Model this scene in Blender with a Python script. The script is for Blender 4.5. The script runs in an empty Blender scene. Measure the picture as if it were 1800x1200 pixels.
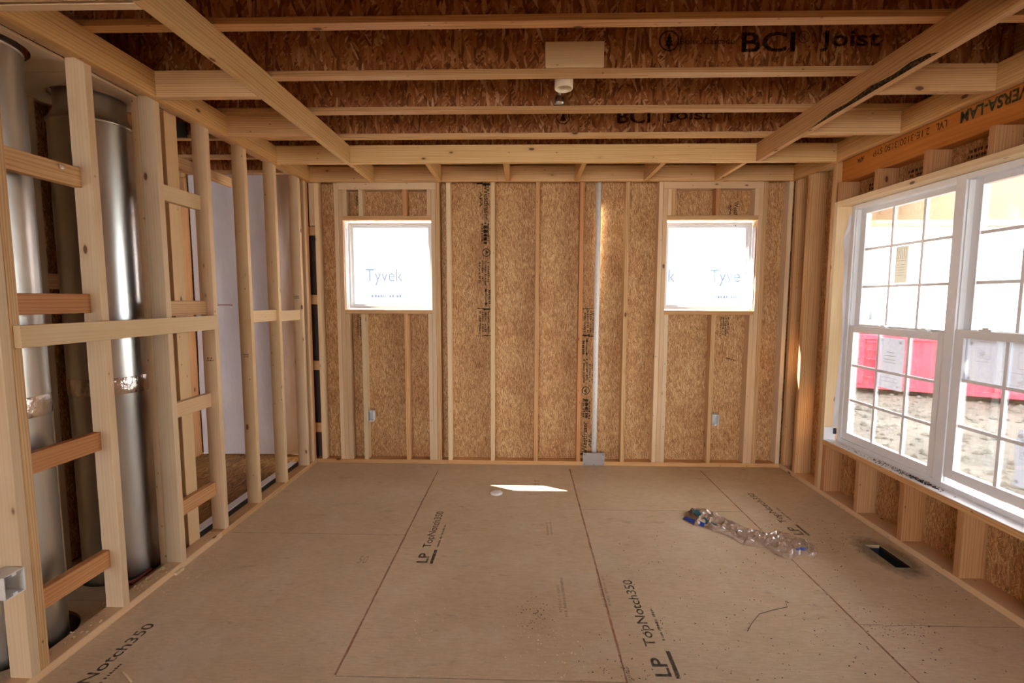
import bpy, math, random
from mathutils import Vector, Matrix, noise

random.seed(7)
S = 0.0254                       # the room was measured in inches
scene = bpy.context.scene
COL = scene.collection

# ------------------------------------------------------------------ camera
YAW, PIT, ROL = 0.0247874, 0.0886573, 0.0028330
fwd = Vector((-math.sin(YAW) * math.cos(PIT), math.cos(YAW) * math.cos(PIT), -math.sin(PIT)))
rgt = Vector((math.cos(YAW), math.sin(YAW), 0))
upv = rgt.cross(fwd)
r2 = rgt * math.cos(ROL) + upv * math.sin(ROL)
u2 = upv * math.cos(ROL) - rgt * math.sin(ROL)
cam_d = bpy.data.cameras.new('camera')
cam = bpy.data.objects.new('camera', cam_d)
COL.objects.link(cam)
cam_d.sensor_width = 36.0
cam_d.lens = 833.81 * 36.0 / 1800.0
cam_d.clip_start = 0.05
cam_d.clip_end = 500
M = Matrix((r2, u2, -fwd)).transposed().to_4x4()
M.translation = Vector((78.40, -173.98, 62.03)) * S
cam.matrix_world = M
scene.camera = cam

# ------------------------------------------------------------------ sky, sun, exposure
world = bpy.data.worlds.new('daylight_sky')
scene.world = world
world.use_nodes = True
bg = world.node_tree.nodes['Background']
bg.inputs[0].default_value = (0.96, 0.98, 1.0, 1)
bg.inputs[1].default_value = 1.0
sun_d = bpy.data.lights.new('sun', 'SUN')
sun_d.energy = 13.0
sun_d.angle = math.radians(0.53)
sun_d.color = (1.0, 0.95, 0.87)
sun = bpy.data.objects.new('sun', sun_d)
COL.objects.link(sun)
sun.location = Vector((-300, 300, 500)) * S
sun.rotation_euler = Vector((1, -0.5, -1.442)).to_track_quat('-Z', 'Y').to_euler()

vs = scene.view_settings
vs.view_transform = 'Standard'
vs.look = 'None'
vs.gamma = 1.0
vs.use_curve_mapping = False
vs.exposure = 3.68
cy = scene.cycles
cy.max_bounces = 7
cy.diffuse_bounces = 4
cy.transparent_max_bounces = 12
cy.sample_clamp_indirect = 6
cy.caustics_reflective = False
cy.caustics_refractive = False
cy.use_denoising = True
cy.adaptive_threshold = 0.03

# ------------------------------------------------------------------ node helpers
def srgb(r, g, b):
    f = lambda c: (c / 12.92 if c <= 0.04045 else ((c + 0.055) / 1.055) ** 2.4)
    return (f(r / 255), f(g / 255), f(b / 255), 1)

class NT:
    def __init__(s, name):
        s.m = bpy.data.materials.new(name)
        s.m.use_nodes = True
        s.t = s.m.node_tree
        s.b = s.t.nodes['Principled BSDF']
        s.out = s.t.nodes['Material Output']
    def n(s, typ, ins=None, **pr):
        nd = s.t.nodes.new('ShaderNode' + typ)
        for k, v in pr.items():
            setattr(nd, k, v)
        for k, v in (ins or {}).items():
            s.set(nd.inputs[k], v)
        return nd
    def set(s, sock, v):
        if isinstance(v, bpy.types.NodeSocket):
            s.t.links.new(v, sock)
        else:
            sock.default_value = v
    def math(s, op, a, b=0.0, clamp=False):
        nd = s.n('Math', {0: a, 1: b}, operation=op)
        nd.use_clamp = clamp
        return nd.outputs[0]
    def mix(s, f, a, b, mode='MIX'):
        nd = s.n('Mix', data_type='RGBA', blend_type=mode)
        s.set(nd.inputs[0], f); s.set(nd.inputs[6], a); s.set(nd.inputs[7], b)
        return nd.outputs[2]
    def ramp(s, f, stops, interp='LINEAR'):
        nd = s.n('ValToRGB')
        cr = nd.color_ramp
        cr.interpolation = interp
        while len(cr.elements) > 1:
            cr.elements.remove(cr.elements[-1])
        cr.elements[0].position = stops[0][0]; cr.elements[0].color = stops[0][1]
        for p, c in stops[1:]:
            e = cr.elements.new(p); e.color = c
        s.set(nd.inputs[0], f)
        return nd.outputs[0]
    def coords(s, scale=(1, 1, 1), rot=(0, 0, 0), jitter=True):
        tc = s.n('TexCoord').outputs['Object']
        if jitter:
            oi = s.n('ObjectInfo').outputs['Random']
            off = s.n('CombineXYZ', {0: s.math('MULTIPLY', oi, 37.0), 1: s.math('MULTIPLY', oi, 53.0), 2: s.math('MULTIPLY', oi, 71.0)}).outputs[0]
            tc = s.n('VectorMath', {0: tc, 1: off}, operation='ADD').outputs[0]
        return s.n('Mapping', {0: tc, 2: rot, 3: scale}).outputs[0]
    def noise(s, vec, scale, detail=3.0, rough=0.55, dims='3D'):
        return s.n('TexNoise', {'Vector': vec, 'Scale': scale, 'Detail': detail, 'Roughness': rough}, noise_dimensions=dims).outputs[0]
    def bump(s, h, strength=0.2, dist=0.002):
        s.set(s.b.inputs['Normal'], s.n('Bump', {'Strength': strength, 'Distance': dist, 'Height': h}).outputs[0])

def plain(name, col, rough=0.5, metal=0.0, spec=0.5, noise_amt=0.06, nscale=30):
    k = NT(name)
    v = k.coords()
    f = k.noise(v, nscale)
    c2 = tuple(min(1, c * (1 + noise_amt * 2)) for c in col[:3]) + (1,)
    c1 = tuple(c * (1 - noise_amt * 2) for c in col[:3]) + (1,)
    k.set(k.b.inputs['Base Color'], k.mix(f, c1, c2))
    k.b.inputs['Roughness'].default_value = rough
    k.b.inputs['Metallic'].default_value = metal
    k.b.inputs['Specular IOR Level'].default_value = spec
    return k.m

def lumber(name, light, dark, knot, warm, knots=0.5, grain=0.16):
    k = NT(name)
    v = k.coords((1, 1, 1))
    st = k.n('Mapping', {0: v, 3: (85, 85, 1.6)}).outputs[0]
    g1 = k.noise(st, 1.0, 3.0, 0.6)
    rings = k.n('TexWave', {'Vector': k.n('Mapping', {0: v, 3: (1, 1, 0.05)}).outputs[0], 'Scale': 34.0, 'Distortion': 7.0, 'Detail': 1.0, 'Detail Scale': 0.8}, wave_type='RINGS', rings_direction='SPHERICAL').outputs[1]
    f = k.math('ADD', k.math('MULTIPLY', g1, 0.6), k.math('MULTIPLY', rings, grain))
    c = k.ramp(f, [(0.20, light), (0.55, tuple((a * 0.6 + b * 0.4) for a, b in zip(light, dark))), (0.80, dark)])
    rnd = k.n('ObjectInfo').outputs['Random']
    c = k.mix(k.math('MULTIPLY', k.math('FRACT', k.math('MULTIPLY', rnd, 7.3)), 0.55), c, warm, 'MULTIPLY')
    big = k.noise(v, 3.0, 2.0)
    c = k.mix(k.math('MULTIPLY', k.math('SUBTRACT', big, 0.45, True), 0.9), c, warm, 'MULTIPLY')
    # knots
    kv = k.n('Mapping', {0: v, 3: (9, 9, 4.2)}).outputs[0]
    vo = k.n('TexVoronoi', {'Vector': kv, 'Scale': 1.0, 'Randomness': 1.0})
    pick = k.math('GREATER_THAN', k.n('SeparateColor', {0: vo.outputs['Color']}).outputs[0], 1 - knots)
    d = vo.outputs['Distance']
    halo = k.math('MULTIPLY', pick, k.n('MapRange', {0: d, 1: 0.10, 2: 0.24, 3: 0.45, 4: 0.0}).outputs[0])
    core = k.math('MULTIPLY', pick, k.n('MapRange', {0: d, 1: 0.07, 2: 0.11, 3: 0.9, 4: 0.0}).outputs[0])
    c = k.mix(halo, c, dark)
    c = k.mix(core, c, knot)
    sv = k.n('Mapping', {0: v, 3: (24, 24, 13)}).outputs[0]
    v2 = k.n('TexVoronoi', {'Vector': sv, 'Scale': 1.0, 'Randomness': 1.0})
    p2 = k.math('GREATER_THAN', k.n('SeparateColor', {0: v2.outputs['Color']}).outputs[1], 0.72)
    c = k.mix(k.math('MULTIPLY', p2, k.n('MapRange', {0: v2.outputs['Distance'], 1: 0.05, 2: 0.13, 3: 0.75, 4: 0.0}).outputs[0]), c, knot)
    hsv = k.n('HueSaturation', {'Value': k.n('MapRange', {0: rnd, 1: 0.0, 2: 1.0, 3: 0.88, 4: 1.08}).outputs[0], 'Color': c})
    k.set(k.b.inputs['Base Color'], hsv.outputs[0])
    k.b.inputs['Roughness'].default_value = 0.62
    k.b.inputs['Specular IOR Level'].default_value = 0.3
    return k.m

def osb(name, stops, length, width, warp_amt, rough=0.6, bump=0.35, spots=None, gain=1.0):
    """strands lying over each other in several directions, in the plane of the panel (local x, y)"""
    k = NT(name)
    v = k.coords()
    wn = k.n('TexNoise', {'Vector': v, 'Scale': 9.0, 'Detail': 2.0}).outputs[1]
    v = k.n('VectorMath', {0: v, 1: k.n('VectorMath', {0: wn, 1: (warp_amt,) * 3}, operation='MULTIPLY').outputs[0]}, operation='ADD').outputs[0]
    val = None
    for i, (ang, ll, ww) in enumerate([(0.0, 1.1, 1.0), (0.55, 1.25, 1.2), (-0.8, 1.0, 0.8), (2.3, 0.9, 0.7), (1.1, 1.0, 1.0), (1.6, 0.9, 0.9)]):
        rv = k.n('Mapping', {0: v, 1: (i * 3.3, i * 1.7, 0), 2: (0, 0, ang)}).outputs[0]
        sv = k.n('Mapping', {0: rv, 3: (1 / (length * ll), 1 / (width * ww), 1)}).outputs[0]
        vo = k.n('TexVoronoi', {'Vector': sv, 'Scale': 1.0, 'Randomness': 1.0}, voronoi_dimensions='2D')
        sc = k.n('SeparateColor', {0: vo.outputs['Color']})
        if val is None:
            val = sc.outputs[0]
        else:
            top = k.math('GREATER_THAN', sc.outputs[1], 0.58)
            mx = k.n('Mix', {0: top, 2: val, 3: sc.outputs[0]}, data_type='FLOAT')
            val = mx.outputs[0]
    gr = k.noise(k.n('Mapping', {0: v, 3: (60, 90, 60)}).outputs[0], 1.5, 3.0)
    f = k.math('ADD', k.math('MULTIPLY', val, 0.82), k.math('MULTIPLY', gr, 0.2))
    c = k.ramp(f, stops)
    if spots:
        s = k.noise(v, 3.2, 3.0, 0.6)
        c = k.mix(k.n('MapRange', {0: s, 1: 0.42, 2: 0.72, 3: 0.0, 4: 0.55}).outputs[0], c, spots, 'MULTIPLY')
    k.set(k.b.inputs['Base Color'], c)
    k.b.inputs['Roughness'].default_value = rough
    k.b.inputs['Specular IOR Level'].default_value = 0.25
    return k.m

def ink(name, col, cover=0.75, nscale=60):
    """worn print: patchy coverage over what lies beneath"""
    k = NT(name)
    v = k.coords()
    f = k.noise(v, nscale, 3.0, 0.65)
    a = k.n('MapRange', {0: f, 1: 0.30, 2: 0.55, 3: cover * 0.55, 4: cover}).outputs[0]
    k.b.inputs['Base Color'].default_value = col
    k.b.inputs['Roughness'].default_value = 0.7
    k.b.inputs['Specular IOR Level'].default_value = 0.1
    k.set(k.b.inputs['Alpha'], a)
    return k.m

PINE = dict(light=srgb(230, 205, 170), dark=srgb(204, 168, 126), knot=srgb(96, 60, 40), warm=srgb(236, 212, 190))
MT = {}
MT['pine'] = lumber('pine_lumber', knots=0.55, **PINE)
MT['pine_warm'] = lumber('pine_lumber_warm', srgb(226, 190, 140), srgb(182, 132, 84), srgb(92, 50, 30), srgb(240, 208, 172), knots=0.4, grain=0.34)
MT['pine_orange'] = lumber('pine_lumber_orange', srgb(216, 168, 118), srgb(178, 120, 74), srgb(96, 52, 30), srgb(240, 200, 165), knots=0.3, grain=0.3)
MT['pine_pale'] = lumber('pine_lumber_pale', srgb(236, 214, 176), srgb(214, 182, 138), srgb(110, 74, 48), srgb(240, 220, 195), knots=0.6)
MT['pine_honey'] = lumber('pine_lumber_honey', srgb(236, 202, 146), srgb(202, 156, 100), srgb(104, 60, 34), srgb(242, 214, 176), knots=0.35, grain=0.36)
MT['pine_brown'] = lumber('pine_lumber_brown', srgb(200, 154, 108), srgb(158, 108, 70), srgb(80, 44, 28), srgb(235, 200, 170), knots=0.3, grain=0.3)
MT['osb_wall'] = osb('osb_sheathing', [(0.05, srgb(138, 96, 60)), (0.3, srgb(178, 132, 86)), (0.6, srgb(198, 154, 104)), (0.9, srgb(224, 188, 140))], 0.034, 0.0055, 0.006, spots=srgb(215, 180, 160))
MT['osb_web'] = osb('osb_joist_web', [(0.08, srgb(104, 58, 32)), (0.35, srgb(150, 94, 54)), (0.62, srgb(172, 114, 70)), (0.84, srgb(192, 140, 96)), (0.97, srgb(226, 190, 152))], 0.075, 0.015, 0.005, spots=srgb(215, 170, 140))
MT['osb_floor'] = osb('osb_rough_floor', [(0.05, srgb(96, 62, 34)), (0.4, srgb(138, 96, 50)), (0.7, srgb(156, 112, 50)), (1.0, srgb(182, 140, 94))], 0.09, 0.012, 0.03)

def floor_material():
    k = NT('sanded_subfloor')
    v = k.coords()
    a = k.noise(v, 1.6, 4.0, 0.6)
    b = k.noise(v, 14.0, 4.0, 0.65)
    c = k.ramp(k.math('ADD', k.math('MULTIPLY', a, 0.7), k.math('MULTIPLY', b, 0.3)),
               [(0.25, srgb(198, 174, 140)), (0.5, srgb(214, 192, 160)), (0.75, srgb(226, 206, 176))])
    # long faint strands
    sv = k.n('Mapping', {0: v, 2: (0, 0, 0.5), 3: (20, 110, 1)}).outputs[0]
    s1 = k.noise(sv, 1.0, 2.0)
    c = k.mix(k.n('MapRange', {0: s1, 1: 0.35, 2: 0.65, 3: 0.0, 4: 0.22}).outputs[0], c, srgb(168, 130, 98))
    # pale dust in drifts, dark scuffs
    d = k.noise(v, 2.7, 5.0, 0.7)
    c = k.mix(k.n('MapRange', {0: d, 1: 0.52, 2: 0.72, 3: 0.0, 4: 0.55}).outputs[0], c, srgb(222, 208, 190))
    g = k.noise(k.n('Mapping', {0: v, 1: (5, 3, 0), 3: (1, 2.2, 1)}).outputs[0], 4.5, 5.0, 0.75)
    c = k.mix(k.n('MapRange', {0: g, 1: 0.60, 2: 0.80, 3: 0.0, 4: 0.55}).outputs[0], c, srgb(104, 76, 56))
    sp = k.noise(v, 150.0, 2.0, 0.5)
    c = k.mix(k.n('MapRange', {0: sp, 1: 0.69, 2: 0.75, 3: 0.0, 4: 0.5}).outputs[0], c, srgb(82, 62, 50))
    rnd = k.n('ObjectInfo').outputs['Random']
    hsv = k.n('HueSaturation', {'Saturation': k.n('MapRange', {0: rnd, 3: 0.88, 4: 1.05}).outputs[0], 'Value': k.n('MapRange', {0: rnd, 3: 0.93, 4: 1.04}).outputs[0], 'Color': c})
    k.set(k.b.inputs['Base Color'], hsv.outputs[0])
    k.set(k.b.inputs['Roughness'], k.n('MapRange', {0: d, 1: 0.3, 2: 0.7, 3: 0.42, 4: 0.7}).outputs[0])
    k.b.inputs['Specular IOR Level'].default_value = 0.35
    return k.m
MT['floor'] = floor_material()

def galvanized():
    k = NT('galvanized_steel')
    v = k.coords((1, 1, 0.25))
    a = k.noise(v, 5.0, 3.0)
    k.set(k.b.inputs['Base Color'], k.ramp(a, [(0.3, srgb(196, 198, 198)), (0.7, srgb(222, 224, 222))]))
    k.b.inputs['Metallic'].default_value = 1.0
    k.set(k.b.inputs['Roughness'], k.n('MapRange', {0: a, 3: 0.26, 4: 0.40}).outputs[0])
    k.bump(k.noise(k.coords((1, 1, 0.12)), 7.0, 2.0), 0.25, 0.012)
    return k.m
MT['galv'] = galvanized()
def foil():
    k = NT('foil_tape')
    v = k.coords()
    a = k.noise(v, 40.0, 3.0)
    k.b.inputs['Base Color'].default_value = srgb(222, 216, 212)
    k.b.inputs['Metallic'].default_value = 1.0
    k.b.inputs['Roughness'].default_value = 0.22
    k.bump(a, 0.9, 0.006)
    return k.m
MT['foil'] = foil()
MT['vinyl'] = plain('white_vinyl', srgb(236, 237, 240), 0.35, noise_amt=0.01)
MT['pvc'] = plain('white_pvc', srgb(242, 240, 236), 0.6, spec=0.15, noise_amt=0.01)
MT['box_plastic'] = plain('grey_white_box_plastic', srgb(236, 234, 232), 0.45, noise_amt=0.02)
MT['box_inside'] = plain('box_interior_grey', srgb(206, 203, 200), 0.5, noise_amt=0.03)
MT['steel'] = plain('dull_steel_plate', srgb(168, 162, 158), 0.5, metal=0.5, noise_amt=0.04)
MT['dark_metal'] = plain('dark_blue_steel', srgb(92, 108, 122), 0.4, metal=0.8, noise_amt=0.05)
MT['black'] = plain('black_rubber', srgb(38, 36, 36), 0.7, noise_amt=0.1)
MT['nail'] = plain('nail_steel', srgb(84, 76, 72), 0.45, metal=0.7)
MT['red_wire'] = plain('red_brown_strip', srgb(150, 66, 44), 0.6)
MT['cream'] = plain('cream_paint', srgb(240, 226, 200), 0.7, noise_amt=0.02)
MT['tan_ply'] = plain('tan_plywood', srgb(222, 196, 162), 0.7, noise_amt=0.05, nscale=6)
MT['gable'] = plain('tan_gable_panel', srgb(168, 142, 114), 0.7, noise_amt=0.05, nscale=6)
MT['beam_cream'] = plain('cream_beam', srgb(196, 180, 150), 0.7, noise_amt=0.02)
MT['white_paint'] = plain('white_siding', srgb(238, 238, 236), 0.7, noise_amt=0.02, nscale=2)
MT['shutter'] = plain('slate_blue_shutter', srgb(112, 134, 150), 0.6)
MT['roof'] = plain('grey_shingles', srgb(150, 150, 150), 0.9)
MT['stone'] = plain('grey_stone', srgb(170, 168, 160), 0.9, noise_amt=0.2, nscale=8)
MT['house_glass'] = plain('dark_window_glass', srgb(150, 165, 175), 0.1)
MT['leaf'] = plain('tree_leaves', srgb(120, 150, 92), 0.8, noise_amt=0.2, nscale=4)
MT['bark'] = plain('tree_bark', srgb(110, 92, 76), 0.9, noise_amt=0.2)
MT['crumb'] = plain('sawdust_chips', srgb(226, 204, 168), 0.85, noise_amt=0.15, nscale=80)
MT['crumb_dark'] = plain('dark_dirt_crumbs', srgb(92, 76, 64), 0.9, noise_amt=0.2, nscale=80)
MT['gap'] = plain('brown_gap_shade', srgb(66, 52, 46), 0.8, noise_amt=0.2, nscale=14)  # shade inside gaps and openings, put into the colour
MT['blue'] = plain('blue_plastic', srgb(40, 66, 150), 0.3)
MT['navy'] = plain('navy_tape', srgb(38, 46, 72), 0.5)
MT['teal'] = plain('teal_plastic', srgb(20, 112, 130), 0.3)
MT['paper'] = None
MT['ink'] = ink('black_stencil_ink', srgb(40, 32, 28), 0.86)
MT['ink_blue'] = ink('blue_grey_stencil_ink', srgb(60, 64, 72), 0.72, 45)
MT['ink_faint'] = ink('faint_stencil_ink', srgb(96, 88, 84), 0.34, 40)
MT['ink_web'] = ink('navy_stencil_ink', srgb(26, 28, 38), 0.85, 70)
MT['ink_lvl'] = ink('lvl_print_ink', srgb(58, 44, 26), 0.85, 50)
MT['ink_green'] = ink('green_lvl_print_ink', srgb(36, 62, 50), 0.9, 50)
MT['chalk'] = ink('red_chalk', srgb(192, 98, 74), 0.55, 24)
MT['seam'] = ink('seam_dirt', srgb(140, 104, 84), 0.45, 24)
MT['tyvek_ink'] = plain('wrap_print_blue', srgb(44, 72, 102), 0.7, noise_amt=0.02)
MT['paper_ink'] = ink('grey_plan_lines', srgb(120, 122, 140), 0.6, 90)

def paper(name='translucent_paper', col=srgb(234, 234, 244), thru=srgb(164, 166, 178)):
    k = NT(name)
    k.b.inputs['Base Color'].default_value = col
    k.b.inputs['Roughness'].default_value = 0.6
    tr = k.n('BsdfTranslucent', {0: thru})
    ms = k.n('MixShader', {0: 0.6, 1: k.b.outputs[0], 2: tr.outputs[0]})
    k.t.links.new(ms.outputs[0], k.out.inputs[0])
    return k.m
MT['paper'] = paper()
MT['paper_tan'] = paper('beige_label_paper', srgb(234, 228, 212), srgb(150, 143, 126))
def sheet():
    k = NT('white_wrap_sheet')
    v = k.coords()
    f = k.noise(v, 3.0, 3.0)
    k.set(k.b.inputs['Base Color'], k.mix(f, srgb(216, 212, 220), srgb(236, 234, 240)))
    k.b.inputs['Roughness'].default_value = 0.55
    k.bump(k.noise(k.coords((1, 1, 0.4)), 6.0, 3.0), 0.35, 0.03)
    return k.m
MT['sheet'] = sheet()
def glass():
    k = NT('window_glass')
    tr = k.n('BsdfTransparent', {0: (0.96, 0.975, 0.97, 1)})
    gl = k.n('BsdfGlossy', {0: (1, 1, 1, 1), 'Roughness': 0.02})
    fr = k.n('Fresnel', {0: 1.45})
    ms = k.n('MixShader', {0: k.math('MULTIPLY', fr.outputs[0], 0.7), 1: tr.outputs[0], 2: gl.outputs[0]})
    k.t.links.new(ms.outputs[0], k.out.inputs[0])
    return k.m
MT['glass'] = glass()
def film():
    k = NT('clear_crinkled_film')
    v = k.coords()
    k.b.inputs['Base Color'].default_value = srgb(186, 160, 142)
    k.b.inputs['Roughness'].default_value = 0.09
    k.b.inputs['Specular IOR Level'].default_value = 1.0
    k.b.inputs['Alpha'].default_value = 0.8
    return k.m
MT['film'] = film()
def lvl():
    k = NT('orange_coated_lvl')
    v = k.coords((1, 1, 1))
    f = k.noise(k.n('Mapping', {0: v, 3: (20, 20, 1.0)}).outputs[0], 2.0, 3.0)
    k.set(k.b.inputs['Base Color'], k.ramp(f, [(0.3, srgb(170, 96, 32)), (0.7, srgb(200, 124, 48))]))
    k.b.inputs['Roughness'].default_value = 0.5
    return k.m
MT['lvl'] = lvl()
def dirt():
    k = NT('graded_dirt')
    v = k.coords(jitter=False)
    a = k.noise(v, 0.8, 6.0, 0.7)
    b = k.noise(v, 9.0, 6.0, 0.75)
    c = k.ramp(k.math('ADD', k.math('MULTIPLY', a, 0.5), k.math('MULTIPLY', b, 0.5)),
               [(0.3, srgb(80, 78, 72)), (0.5, srgb(124, 119, 110)), (0.7, srgb(164, 158, 146))])
    k.set(k.b.inputs['Base Color'], c)
    k.b.inputs['Roughness'].default_value = 0.95
    k.bump(b, 0.9, 0.08)
    return k.m
MT['dirt'] = dirt()
def dumpster_paint():
    k = NT('faded_red_dumpster_paint')
    v = k.coords()
    f = k.noise(v, 2.5, 5.0, 0.7)
    k.set(k.b.inputs['Base Color'], k.ramp(f, [(0.3, srgb(204, 60, 84)), (0.6, srgb(216, 82, 106)), (0.8, srgb(226, 134, 148))]))
    k.b.inputs['Roughness'].default_value = 0.55
    return k.m
MT['dump'] = dumpster_paint()
def overspray():
    k = NT('grey_green_overspray')
    v = k.coords(jitter=False)
    r = k.n('VectorMath', {0: k.n('Mapping', {0: v, 3: (1 / 0.16, 1 / 0.27, 1)}).outputs[0]}, operation='LENGTH').outputs['Value']
    f = k.noise(v, 18.0, 4.0, 0.7)
    a = k.n('MapRange', {0: k.math('ADD', r, k.math('MULTIPLY', f, 0.6)), 1: 0.85, 2: 1.3, 3: 0.6, 4: 0.0}).outputs[0]
    k.b.inputs['Base Color'].default_value = srgb(148, 144, 118)
    k.b.inputs['Roughness'].default_value = 0.7
    k.set(k.b.inputs['Alpha'], a)
    return k.m
MT['spray'] = overspray()

# ------------------------------------------------------------------ geometry helpers (inches in, metres out)
def V3(p): return Vector(p) * S
def link(name, data, parent=None, loc=None, mat=None):
    o = bpy.data.objects.new(name, data)
    COL.objects.link(o)
    if data is not None and mat is not None and not data.materials:
        data.materials.append(mat)
    if parent is not None:
        o.parent = parent
    if loc is not None:
        o.location = loc - (parent_world(parent) if parent is not None else Vector((0, 0, 0)))
    return o
def parent_world(p):
    w = Vector((0, 0, 0))
    while p is not None:
        if p.get('_rot'):
            raise ValueError('rotated parent')
        w += p.location
        p = p.parent
    return w
def empty(name, loc=(0, 0, 0)):
    o = bpy.data.objects.new(name, None)
    o.empty_display_size = 0.1
    COL.objects.link(o)
    o.location = V3(loc)
    return o
def tag(o, label, cat=None, group=None, kind=None):
    o['label'] = label
    if cat: o['category'] = cat
    if group: o['group'] = group
    if kind: o['kind'] = kind
    return o
def mesh(name, verts, faces, smooth=False):
    me = bpy.data.meshes.new(name)
    me.from_pydata([tuple(v) for v in verts], [], faces)
    me.update()
    if smooth:
        for p in me.polygons: p.use_smooth = True
    return me
BOXF = [(0, 3, 2, 1), (4, 5, 6, 7), (0, 1, 5, 4), (1, 2, 6, 5), (2, 3, 7, 6), (3, 0, 4, 7)]
def boxes_mesh(name, bl, centre):
    vs, fs = [], []
    for a, b in bl:
        n = len(vs)
        (x0, y0, z0), (x1, y1, z1) = a, b
        x0, x1 = min(x0, x1), max(x0, x1); y0, y1 = min(y0, y1), max(y0, y1); z0, z1 = min(z0, z1), max(z0, z1)
        for p in ((x0, y0, z0), (x1, y0, z0), (x1, y1, z0), (x0, y1, z0), (x0, y0, z1), (x1, y0, z1), (x1, y1, z1), (x0, y1, z1)):
            vs.append((Vector(p) - centre) * S)
        fs += [tuple(n + i for i in f) for f in BOXF]
    return mesh(name, vs, fs)
def bxs(name, parent, bl, mat, bevel=0.0):
    """one mesh out of axis-aligned boxes [(min, max), ...]"""
    lo = Vector([min(min(a[i], b[i]) for a, b in bl) for i in range(3)])
    hi = Vector([max(max(a[i], b[i]) for a, b in bl) for i in range(3)])
    c = (lo + hi) / 2
    o = link(name, boxes_mesh(name, bl, c), parent, c * S, mat)
    if bevel:
        m = o.modifiers.new('bevel', 'BEVEL'); m.width = bevel * S; m.segments = 2; m.limit_method = 'ANGLE'
    return o
LUM = {}
ROT = {0: Matrix(((0, 0, 1), (1, 0, 0), (0, 1, 0))), 1: Matrix(((0, 1, 0), (0, 0, 1), (1, 0, 0))), 2: Matrix.Identity(3)}
def lum(name, parent, a, b, mat='pine', ease=0.07):
    """a length of sawn lumber with eased edges; local z runs along the grain"""
    lo = Vector([min(a[i], b[i]) for i in range(3)]); hi = Vector([max(a[i], b[i]) for i in range(3)])
    d = hi - lo
    ax = max(range(3), key=lambda i: d[i])
    dx, dy, L = (d[1], d[2], d[0]) if ax == 0 else ((d[2], d[0], d[1]) if ax == 1 else (d[0], d[1], d[2]))
    key = (round(dx, 3), round(dy, 3), round(L, 3), mat)
    if key not in LUM:
        hx, hy, hz, e = dx / 2, dy / 2, L / 2, min(ease, dx / 4, dy / 4)
        ring = [(hx - e, -hy), (hx, -hy + e), (hx, hy - e), (hx - e, hy), (-hx + e, hy), (-hx, hy - e), (-hx, -hy + e), (-hx + e, -hy)]
        vs = [(x * S, y * S, -hz * S) for x, y in ring] + [(x * S, y * S, hz * S) for x, y in ring]
        fs = [tuple(reversed(range(8))), tuple(range(8, 16))] + [(i, (i + 1) % 8, 8 + (i + 1) % 8, 8 + i) for i in range(8)]
        me = mesh(name, vs, fs)
        me.materials.append(MT[mat])
        LUM[key] = me
    o = link(name, LUM[key], parent, (lo + hi) / 2 * S)
    o.rotation_euler = ROT[ax].to_euler()
    return o
def panel(name, parent, origin, U, Vv, t, rects, mat):
    """sheet goods: rectangles (u0, v0, u1, v1) in a plane, front face at the origin plane"""
    U, Vv = Vector(U), Vector(Vv)
    N = U.cross(Vv)
    cu = (min(r[0] for r in rects) + max(r[2] for r in rects)) / 2
    cv = (min(r[1] for r in rects) + max(r[3] for r in rects)) / 2
    me = boxes_mesh(name, [((u0, v0, -t), (u1, v1, 0)) for u0, v0, u1, v1 in rects], Vector((cu, cv, 0)))
    o = link(name, me, parent, (Vector(origin) + U * cu + Vv * cv) * S, mat)
    o.rotation_euler = Matrix((U, Vv, N)).transposed().to_euler()
    o['_rot'] = 0
    return o
def around(u0, v0, u1, v1, h):
    """a rectangle minus a rectangular hole"""
    a, b, c, d = h
    out = []
    if b > v0: out.append((u0, v0, u1, b))
    if d < v1: out.append((u0, d, u1, v1))
    if a > u0: out.append((u0, b, a, d))
    if c < u1: out.append((c, b, u1, d))
    return out
def lathe(name, parent, centre, prof, mat, n=48, smooth=True, caps=False):
    vs, fs = [], []
    for r, z in prof:
        for i in range(n):
            a = 2 * math.pi * i / n
            vs.append(Vector((r * math.cos(a), r * math.sin(a), z)) * S)
    for j in range(len(prof) - 1):
        for i in range(n):
            fs.append((j * n + i, j * n + (i + 1) % n, (j + 1) * n + (i + 1) % n, (j + 1) * n + i))
    if caps:
        fs.append(tuple(reversed(range(n))))
        fs.append(tuple(range((len(prof) - 1) * n, len(prof) * n)))
    me = mesh(name, vs, fs, smooth)
    return link(name, me, parent, V3(centre), mat)
def tube(name, parent, pts, r, mat, n=8):
    pts = [Vector(p) for p in pts]
    c = sum(pts, Vector()) / len(pts)
    vs, fs = [], []
    for i, p in enumerate(pts):
        d = (pts[min(i + 1, len(pts) - 1)] - pts[max(i - 1, 0)]).normalized()
        s = d.cross(Vector((0, 0, 1)))
        if s.length < 1e-4: s = Vector((1, 0, 0))
        s.normalize(); t = d.cross(s)
        for k in range(n):
            a = 2 * math.pi * k / n
            vs.append((p + (s * math.cos(a) + t * math.sin(a)) * r - c) * S)
    for i in range(len(pts) - 1):
        for k in range(n):
            fs.append((i * n + k, i * n + (k + 1) % n, (i + 1) * n + (k + 1) % n, (i + 1) * n + k))
    fs.append(tuple(reversed(range(n)))); fs.append(tuple(range((len(pts) - 1) * n, len(pts) * n)))
    return link(name, mesh(name, vs, fs, True), parent, c * S, mat)
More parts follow.
